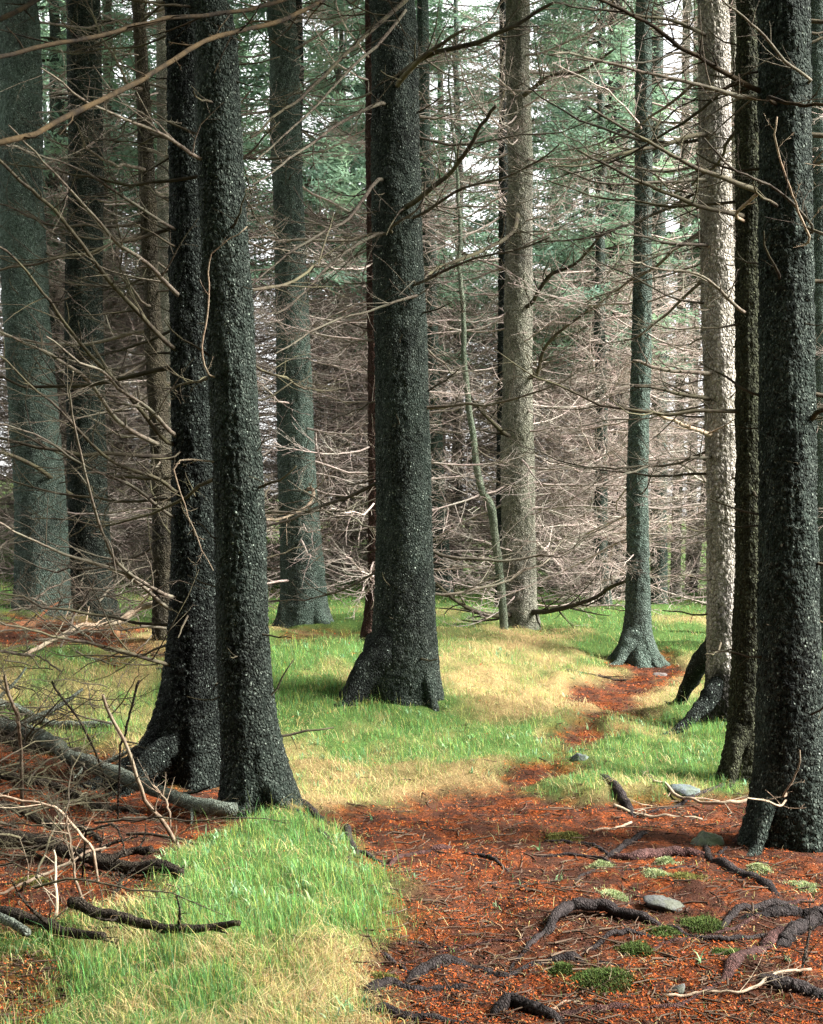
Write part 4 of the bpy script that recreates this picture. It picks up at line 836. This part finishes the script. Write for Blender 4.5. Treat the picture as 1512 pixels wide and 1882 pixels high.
# brush of dead twigs: nobody could count it
def brush(name, label, poly_px, n, lmin, lmax, seed, mat, zmax=.25, el=(-.1, .9)):
    r_ = np.random.default_rng(seed); poly = ground_xy(poly_px); lo, hi = poly.min(0), poly.max(0); g = Geo(); c = 0
    while c < n:
        p = r_.uniform(lo, hi)
        if sdist(poly, np.array([p[0]]), np.array([p[1]]))[0] < 0: continue
        V, Q, T = BR[r_.integers(len(BR))].arr(); L = r_.uniform(lmin, lmax)
        M = np.array(rot_to(r_.uniform(0, 2 * PI), r_.uniform(*el), r_.uniform(-PI, PI)).to_3x3())
        g.add((V * L) @ M.T + np.array([p[0], p[1], gz(*p) + r_.uniform(0, zmax)]), Q, T); c += 1
    return tag(link(name, g.mesh(name, mat)), label, kind='stuff')
brush('brush_twigs', 'tangle of dead twigs over the logs at the lower left', [(-250,1260),(60,1250),(230,1330),(260,1440),(240,1560),(170,1660),(60,1720),(-250,1730)], 190, .2, .9, 1, DEAD_DARK, .22, (-.25, .5))
brush('brush_twigs', 'tangle of dead twigs in front of the left trunks', [(-250,1145),(300,1150),(310,1230),(150,1250),(-250,1260)], 70, .4, 1.3, 2, DEAD, .3, (-.1, .5))
# small twigs scattered over needles
def scatter_twigs(n, seed):
    r_ = np.random.default_rng(seed); px = np.column_stack([r_.uniform(-100, 1600, n * 3), 1200 + 690 * r_.random(n * 3) ** .7]); xy = ground_xy_table(px)
    lit = masks(xy[:, 0], xy[:, 1])[0]; xy = xy[(r_.random(len(xy)) < lit * .9 + .04)][:n]; z = h_full(xy[:, 0], xy[:, 1]); g = Geo()
    for (x, y), zz in zip(xy, z):
        L = r_.uniform(.03, .16) * (1.8 if r_.random() < .1 else 1); a = r_.uniform(0, 2 * PI); dv = np.array([math.cos(a), math.sin(a), r_.normal(0, .12)]); bn = np.array([-dv[1], dv[0], 0]) * r_.normal(0, .15)
        P = np.array([x, y, zz + .004]) + dv * (np.linspace(-.5, .5, 4) * L)[:, None] + bn * (np.linspace(-1, 1, 4) ** 2 * L)[:, None]
        tube(g, P, r_.uniform(.0012, .0042) * np.array([1, .95, .8, .6]), 4)
    return tag(link('twig_litter', g.mesh('twig_litter', wood_mat('litter_twigs', (.016, .010, .008), (.085, .052, .036), (.20, .15, .10), .35, 0, .3))), 'thin fallen twigs strewn over the red needles', kind='stuff')
scatter_twigs(2300, 9)

# stones
def stone(label, px, py, w, h, mat, seed, flat=1.0, rot=0.0):
    p = on_ground([(px, py)])[0]; d = p[1]; a = w * .40 * d / F_PX; c = h * .46 * d / F_PX
    n, m_ = 28, 18; th = np.linspace(0, 2 * PI, n, endpoint=False); ph = np.linspace(0.02, PI - .02, m_); TH, PH = np.meshgrid(th, ph)
    x, y, z = np.sin(PH) * np.cos(TH), np.sin(PH) * np.sin(TH), np.cos(PH)
    rr = np.ones_like(x); r_ = np.random.default_rng(seed)
    for q in range(9):                                             # chisel flat facets
        nv = r_.normal(0, 1, 3); nv /= np.linalg.norm(nv); dd = x * nv[0] + y * nv[1] + z * nv[2]; rr = np.where(dd > .01, np.minimum(rr, r_.uniform(.45, .85) / np.maximum(dd, .01)), rr)
    rr = rr * (1 + .09 * fbm(x * 4, y * 4, z * 4, seed, 4)) * 1.35
    V = np.stack([x * rr * a, y * rr * a * .8, z * rr * c * flat], -1).reshape(-1, 3); cr, sr = math.cos(rot), math.sin(rot)
    V = V @ np.array([[cr, 0, -sr], [0, 1, 0], [sr, 0, cr]])
    i = np.arange(m_ - 1)[:, None] * n; j = np.arange(n)[None, :]; j2 = (j + 1) % n
    Q = np.stack([i + j, i + n + j, i + n + j2, i + j2], -1).reshape(-1, 4)
    me = mk_mesh('stone', V, Q, None, mat); me.polygons.foreach_set('use_smooth', np.full(len(me.polygons), True))
    return tag(link('stone', me, loc=(p[0], p[1], p[2] + c * .12)), label, 'stone', 'stones on the path')
def stone_mat(name, dark, light, lich, amt):
    m, nt, b, out = new_mat(name); v = obj_vec(nt); f = noise_n(nt, v, 60, 6, .7); g_ = noise_n(nt, v, 12, 4, .6)
    c = mix(nt, ramp(nt, f, [(.35, 0.), (.65, 1.)]), dark, light); c = mix(nt, math_n(nt, 'MULTIPLY', ramp(nt, g_, [(.42, 0.), (.58, 1.)]), amt), c, lich)
    nt.links.new(c, b.inputs['Base Color']); b.inputs['Roughness'].default_value = .75; bump(nt, b, math_n(nt, 'ADD', f, g_), .008, .8); return m
ST_BLUE = stone_mat('stone_blue', (.025, .032, .036), (.10, .125, .135), (.06, .08, .05), .7); ST_GREEN = stone_mat('stone_green', (.035, .042, .028), (.14, .155, .11), (.10, .13, .06), .85)
ST_SLATE = stone_mat('stone_slate', (.02, .021, .022), (.095, .097, .092), (.05, .055, .025), .65); ST_PINK = stone_mat('stone_pink', (.04, .03, .027), (.14, .11, .10), (.08, .065, .05), .5)
stone('flat blue-grey stone at the straw edge left of the right trunk', 1258, 1470, 62, 26, ST_BLUE, 3, .9)
stone('green-grey boulder on the red needles, largest stone', 1296, 1546, 62, 50, ST_GREEN, 6)
stone('flat slate-grey stone right of the arched root', 1218, 1670, 86, 32, ST_SLATE, 8, .8, .12)
stone('small tilted grey stone in the lower right needles', 1242, 1822, 44, 22, ST_SLATE, 11, .8, -.35)
stone('small pale stone below the thick root', 934, 1830, 30, 18, ST_PINK, 13)
stone('small blue-grey stone sunk in the green grass by the path', 1066, 1408, 34, 20, ST_BLUE, 15, .8)
stone('pale flat stone by the path bend below the green spruce', 1215, 1238, 30, 8, ST_PINK, 18)

# ------------------------------------------------------------------ grass, moss, needles
def blades(xy, hgt, wid, az, lean, col, curl=1.0, nseg=3, z=None, droop=0.0):
    n = len(xy); z = h_full(xy[:, 0], xy[:, 1]) if z is None else z; s = np.linspace(0, 1, nseg + 1)
    dx, dy = np.cos(az), np.sin(az); bx, by = -dy, dx
    rows = []
    for q in range(nseg + 1):
        t = s[q]; out_ = hgt * lean * (t ** (1 + curl)); up = hgt * np.sqrt(np.clip(1 - (lean * t) ** 2 * .88, .02, 1)) * t - droop * hgt * t * t
        c = np.stack([xy[:, 0] + dx * out_, xy[:, 1] + dy * out_, z + up - .006], 1)
        if q < nseg:
            w = wid * (1 - .75 * t) / 2; o = np.stack([bx * w, by * w, 0 * w], 1); rows += [c - o, c + o]
        else: rows += [c]
    V = np.stack(rows, 1); m_ = V.shape[1]; k = np.arange(n)[:, None] * m_
    Q = np.concatenate([k + np.array([[2 * q, 2 * q + 1, 2 * q + 3, 2 * q + 2]]) for q in range(nseg - 1)]) if nseg > 1 else None
    T = k + np.array([[2 * nseg - 2, 2 * nseg - 1, 2 * nseg]])
    tone = np.concatenate([np.full(2, .6 + .4 * s[q]) for q in range(nseg)] + [[1.0]])
    C = np.repeat(col[:, None, :], m_, 1)
    return V.reshape(-1, 3), Q, T, C.reshape(-1, 3)
def px_sample(n, r_, x0=-300, x1=1850, y0=1045, y1=2000):
    q = np.column_stack([r_.uniform(x0, x1, n), r_.uniform(y0, y1, n)]); xy = ground_xy_fast(q); return xy[(xy[:, 1] < 45)]
def ground_xy_fast(q):
    out_ = []
    for i in range(0, len(q), 4000): out_.append(ground_xy_table(q[i:i + 4000]))
    return np.concatenate(out_)
TRUNK_XY = [(b[0] + float(f(0.0)), b[1], float(q(0.05)) * 1.25) for (_, b, f, q) in TREES.values()]
def off_trunks(xy):
    ok = np.ones(len(xy), bool)
    for x, y, r_ in TRUNK_XY: ok &= np.hypot(xy[:, 0] - x, xy[:, 1] - y) > r_
    return ok
def jit(r_, n, c, a): 
    c = np.broadcast_to(np.asarray(c, float), (n, 3)); return np.clip(c * (1 + r_.normal(0, a, (n, 1))) * (1 + r_.normal(0, a * .35, (n, 3))), .004, 1)
r_ = np.random.default_rng(2024)
# green blades
xy = px_sample(380000, r_); lit, straw, path, spd = masks(xy[:, 0], xy[:, 1])
keep = (r_.random(len(xy)) < (1 - lit) ** 1.6 * (1.0 - .55 * straw) + .012) & off_trunks(xy); xy, lit, straw = xy[keep], lit[keep], straw[keep]; n = len(xy); y = xy[:, 1]
patch = .5 + .5 * fbm(xy[:, 0] * 1.3, xy[:, 1] * 1.1, seed=71, octv=3)
hg = r_.gamma(5, .0095, n) * (.55 + .6 * np.clip(patch, 0, 1)) * (1 + .55 * fbm(xy[:, 0] * 6, xy[:, 1] * 6, seed=72, octv=2)) * (1 - .5 * lit) * np.clip(1.05 - .35 * straw, .5, 1.1)
wd = np.maximum(r_.uniform(.0018, .0034, n), .42 * y / 1306)
gcol = jit(r_, n, (.135, .29, .075), .24); blue = (r_.random(n) < .25)[:, None]; gcol = np.where(blue, jit(r_, n, (.115, .25, .105), .2), gcol)
yel = (r_.random(n) < .22 + .3 * straw)[:, None]; gcol = np.where(yel, jit(r_, n, (.31, .34, .085), .22), gcol)
azg = 2 * PI * r_.random(n); G1 = blades(xy, hg, wd, azg, r_.uniform(.1, .75, n), gcol)
tag(link('grass', mk_mesh('grass', *G1[:3], GRASS, col=G1[3])), 'fresh green grass growing between the trunks', 'grass', kind='stuff'); print('green', n)
# straw blades, combed over in tufts
xy = px_sample(230000, r_); lit, straw, path, spd = masks(xy[:, 0], xy[:, 1])
keep = (r_.random(len(xy)) < (1 - lit) ** .8 * (.12 + .7 * straw) + .02) & off_trunks(xy); xy, lit, straw, spd = xy[keep], lit[keep], straw[keep], spd[keep]; n = len(xy); y = xy[:, 1]
dirn = 2.6 * PI * fbm(xy[:, 0] * .9, xy[:, 1] * .9, seed=91, octv=2) + r_.normal(0, .9, n)
hg = r_.gamma(6, .0145, n) * (1 - .45 * lit); wd = np.maximum(r_.uniform(.0016, .0030, n), .36 * y / 1306)
scol = jit(r_, n, (.44, .365, .17), .26); dk = (r_.random(n) < .25)[:, None]; scol = np.where(dk, jit(r_, n, (.30, .20, .09), .28), scol)
G2 = blades(xy, hg, wd, dirn, r_.uniform(.9, 1.1, n), scol, .15, 3, droop=.34)
tag(link('straw_grass', mk_mesh('straw_grass', *G2[:3], GRASS, col=G2[3])), 'dry straw-coloured grass bent over in tufts', 'grass', kind='stuff'); print('straw', n)
# tall bents and broad little leaves
xy = px_sample(9000, r_, y0=1150); lit, straw, path, spd = masks(xy[:, 0], xy[:, 1]); xy = xy[(r_.random(len(xy)) < (1 - lit) * .55) & off_trunks(xy)]; n = len(xy)
G3 = blades(xy, r_.uniform(.12, .22, n), np.maximum(.0018, .3 * xy[:, 1] / 1306), 2 * PI * r_.random(n), r_.uniform(.05, .5, n), jit(r_, n, (.16, .20, .06), .35))
tag(link('grass', mk_mesh('tall_bents', *G3[:3], GRASS, col=G3[3])), 'sparse taller grass stalks above the turf', 'grass', kind='stuff')
xy = px_sample(3600, r_, y0=1200); lit, straw, path, spd = masks(xy[:, 0], xy[:, 1]); cl = fbm(xy[:, 0] * 1.5, xy[:, 1] * 1.5, seed=55, octv=2); xy = xy[(r_.random(len(xy)) < (1 - lit) * sstep(-.1, .6, cl) + .01) & off_trunks(xy)]
xy = np.repeat(xy, 4, 0) + r_.normal(0, .012, (len(xy) * 4, 2)); n = len(xy)
G4 = blades(xy, r_.uniform(.03, .07, n), r_.uniform(.006, .015, n), 2 * PI * r_.random(n), r_.uniform(.4, 1., n), jit(r_, n, (.21, .34, .17), .25))
tag(link('weeds', mk_mesh('weeds', *G4[:3], GRASS, col=G4[3])), 'small pale broad-leaved weeds in the turf', 'weeds', kind='stuff')
# needle and bark flakes on the red floor
xy = px_sample(300000, r_, y0=1130); lit, straw, path, spd = masks(xy[:, 0], xy[:, 1]); xy = xy[r_.random(len(xy)) < lit ** 1.5 * .8 + .015]; n = len(xy)
L = r_.uniform(.007, .017, n) * np.clip(xy[:, 1] / 6, 1, 3); W = r_.uniform(.0024, .0062, n) * np.clip(xy[:, 1] / 6, 1, 3); a = 2 * PI * r_.random(n); tl = r_.normal(0, .35, n)
d = np.stack([np.cos(a) * np.cos(tl), np.sin(a) * np.cos(tl), np.sin(tl)], 1); sd = np.stack([-np.sin(a), np.cos(a), r_.normal(0, .4, n)], 1)
c = np.column_stack([xy, h_full(xy[:, 0], xy[:, 1]) + .004 + np.abs(d[:, 2]) * L * .5])
V = np.stack([c - d * L[:, None] / 2, c + sd * W[:, None] / 2, c + d * L[:, None] / 2, c - sd * W[:, None] / 2], 1)
dkp = sstep(-.05, .35, fbm(xy[:, 0] * 3.1, xy[:, 1] * 3.1, seed=33, octv=3)); fc = jit(r_, n, (.245, .058, .015), .32); pick = r_.random(n)[:, None]; fc = np.where(pick < (.40 + .56 * dkp)[:, None], jit(r_, n, (.038, .017, .011), .35), fc); fc = np.where(pick > .92, jit(r_, n, (.25, .11, .05), .35), fc)
k = np.arange(n)[:, None] * 4
tag(link('needle_litter', mk_mesh('needle_litter', V.reshape(-1, 3), k + np.array([[0, 1, 2, 3]]), None, LITTER, col=np.repeat(fc, 4, 0))), 'rust-red fallen needles and bark flakes', 'needles', kind='stuff'); print('flakes', n)
# moss cushions
MOSSES = [('long dark green moss cushion near the bottom, right of centre',1108,1808,120,46,0),('dark moss draped between the arched root and the right roots',1290,1702,95,40,0),('pale green moss tuft on the wrinkled root',1222,1588,44,22,1),
 ('pale moss tuft left of the wrinkled root',1108,1594,40,14,1),('pale moss cushion below the wrinkled root',1208,1612,50,18,1),('olive moss cushion beside the pale one below the wrinkled root',1262,1616,64,28,2),('pale moss tuft left of the long root',1396,1606,44,24,1),
 ('dark moss beside the reddish scaly root',1342,1760,76,30,0),('small dark moss below the slate stone',1170,1756,66,24,0),('brown-green moss at the upper middle of the path',1036,1536,76,22,2),('olive moss clump at the grass edge left of the thick root',706,1796,50,26,2),
 ('pale moss tuft on the long root',1450,1668,30,16,1),('moss strip under the dark root by the arched root',1225,1722,70,20,0),('green moss under the thick brown log of the pile',62,1622,60,20,2),('small pale moss dots below the arched root',1130,1640,60,16,1),
 ('moss patch left of the long dark cushion',1032,1790,50,20,0),('moss patch at the right edge on the roots',1478,1632,50,16,1)]
for i, (lb, px, py, w, h, kind) in enumerate(MOSSES):
    p = on_ground([(px, py)])[0]; a = w / 2 * p[1] / F_PX; b_ = a * .9; top = h * .32 * p[1] / F_PX; n = int(900 + 16 * w); q = np.sqrt(r_.random(n)) * (1 + .25 * r_.normal(0, 1, n)); t_ = 2 * PI * r_.random(n)
    q = q * (1 + .35 * noise3(np.cos(t_) * 2, np.sin(t_) * 2, seed=i)); xy = np.stack([q * np.cos(t_) * a, q * np.sin(t_) * b_], 1)
    zz = h_full(xy[:, 0] + p[0], xy[:, 1] + p[1]) - p[2] + top * np.clip(1 - q * q, 0, 1)
    c_ = [(.060, .085, .022), (.27, .31, .15), (.13, .125, .035)][kind]
    B = blades(xy, r_.uniform(.008, .02, n), r_.uniform(.003, .006, n), 2 * PI * r_.random(n), r_.uniform(.3, 1, n), jit(r_, n, c_, .3), nseg=2, z=zz)
    tag(link('moss_cushion', mk_mesh('moss_cushion', *B[:3], MOSS, col=B[3]), loc=p), lb, 'moss', 'moss cushions on the path')

# ------------------------------------------------------------------ damp air between the trunks
HZ = 0
if HZ:
    x0, x1, y0, y1, z0, z1 = -45, 45, -30, 45, -4, 24
    V = [(x, y, z) for x in (x0, x1) for y in (y0, y1) for z in (z0, z1)]
    m = bpy.data.materials.new('damp_air'); m.use_nodes = True; nt = m.node_tree; nt.nodes.clear()
    o_ = nt.nodes.new('ShaderNodeOutputMaterial'); pv = nt.nodes.new('ShaderNodeVolumePrincipled'); pv.inputs['Density'].default_value = HZ; pv.inputs['Color'].default_value = (.93, .96, .95, 1); pv.inputs['Anisotropy'].default_value = .2
    nt.links.new(pv.outputs[0], o_.inputs['Volume'])
    tag(link('haze', mk_mesh('haze', V, [[0, 1, 3, 2], [4, 6, 7, 5], [0, 4, 5, 1], [2, 3, 7, 6], [0, 2, 6, 4], [1, 5, 7, 3]], None, m, False)), 'thin damp air fading the far thicket', 'haze', kind='stuff')
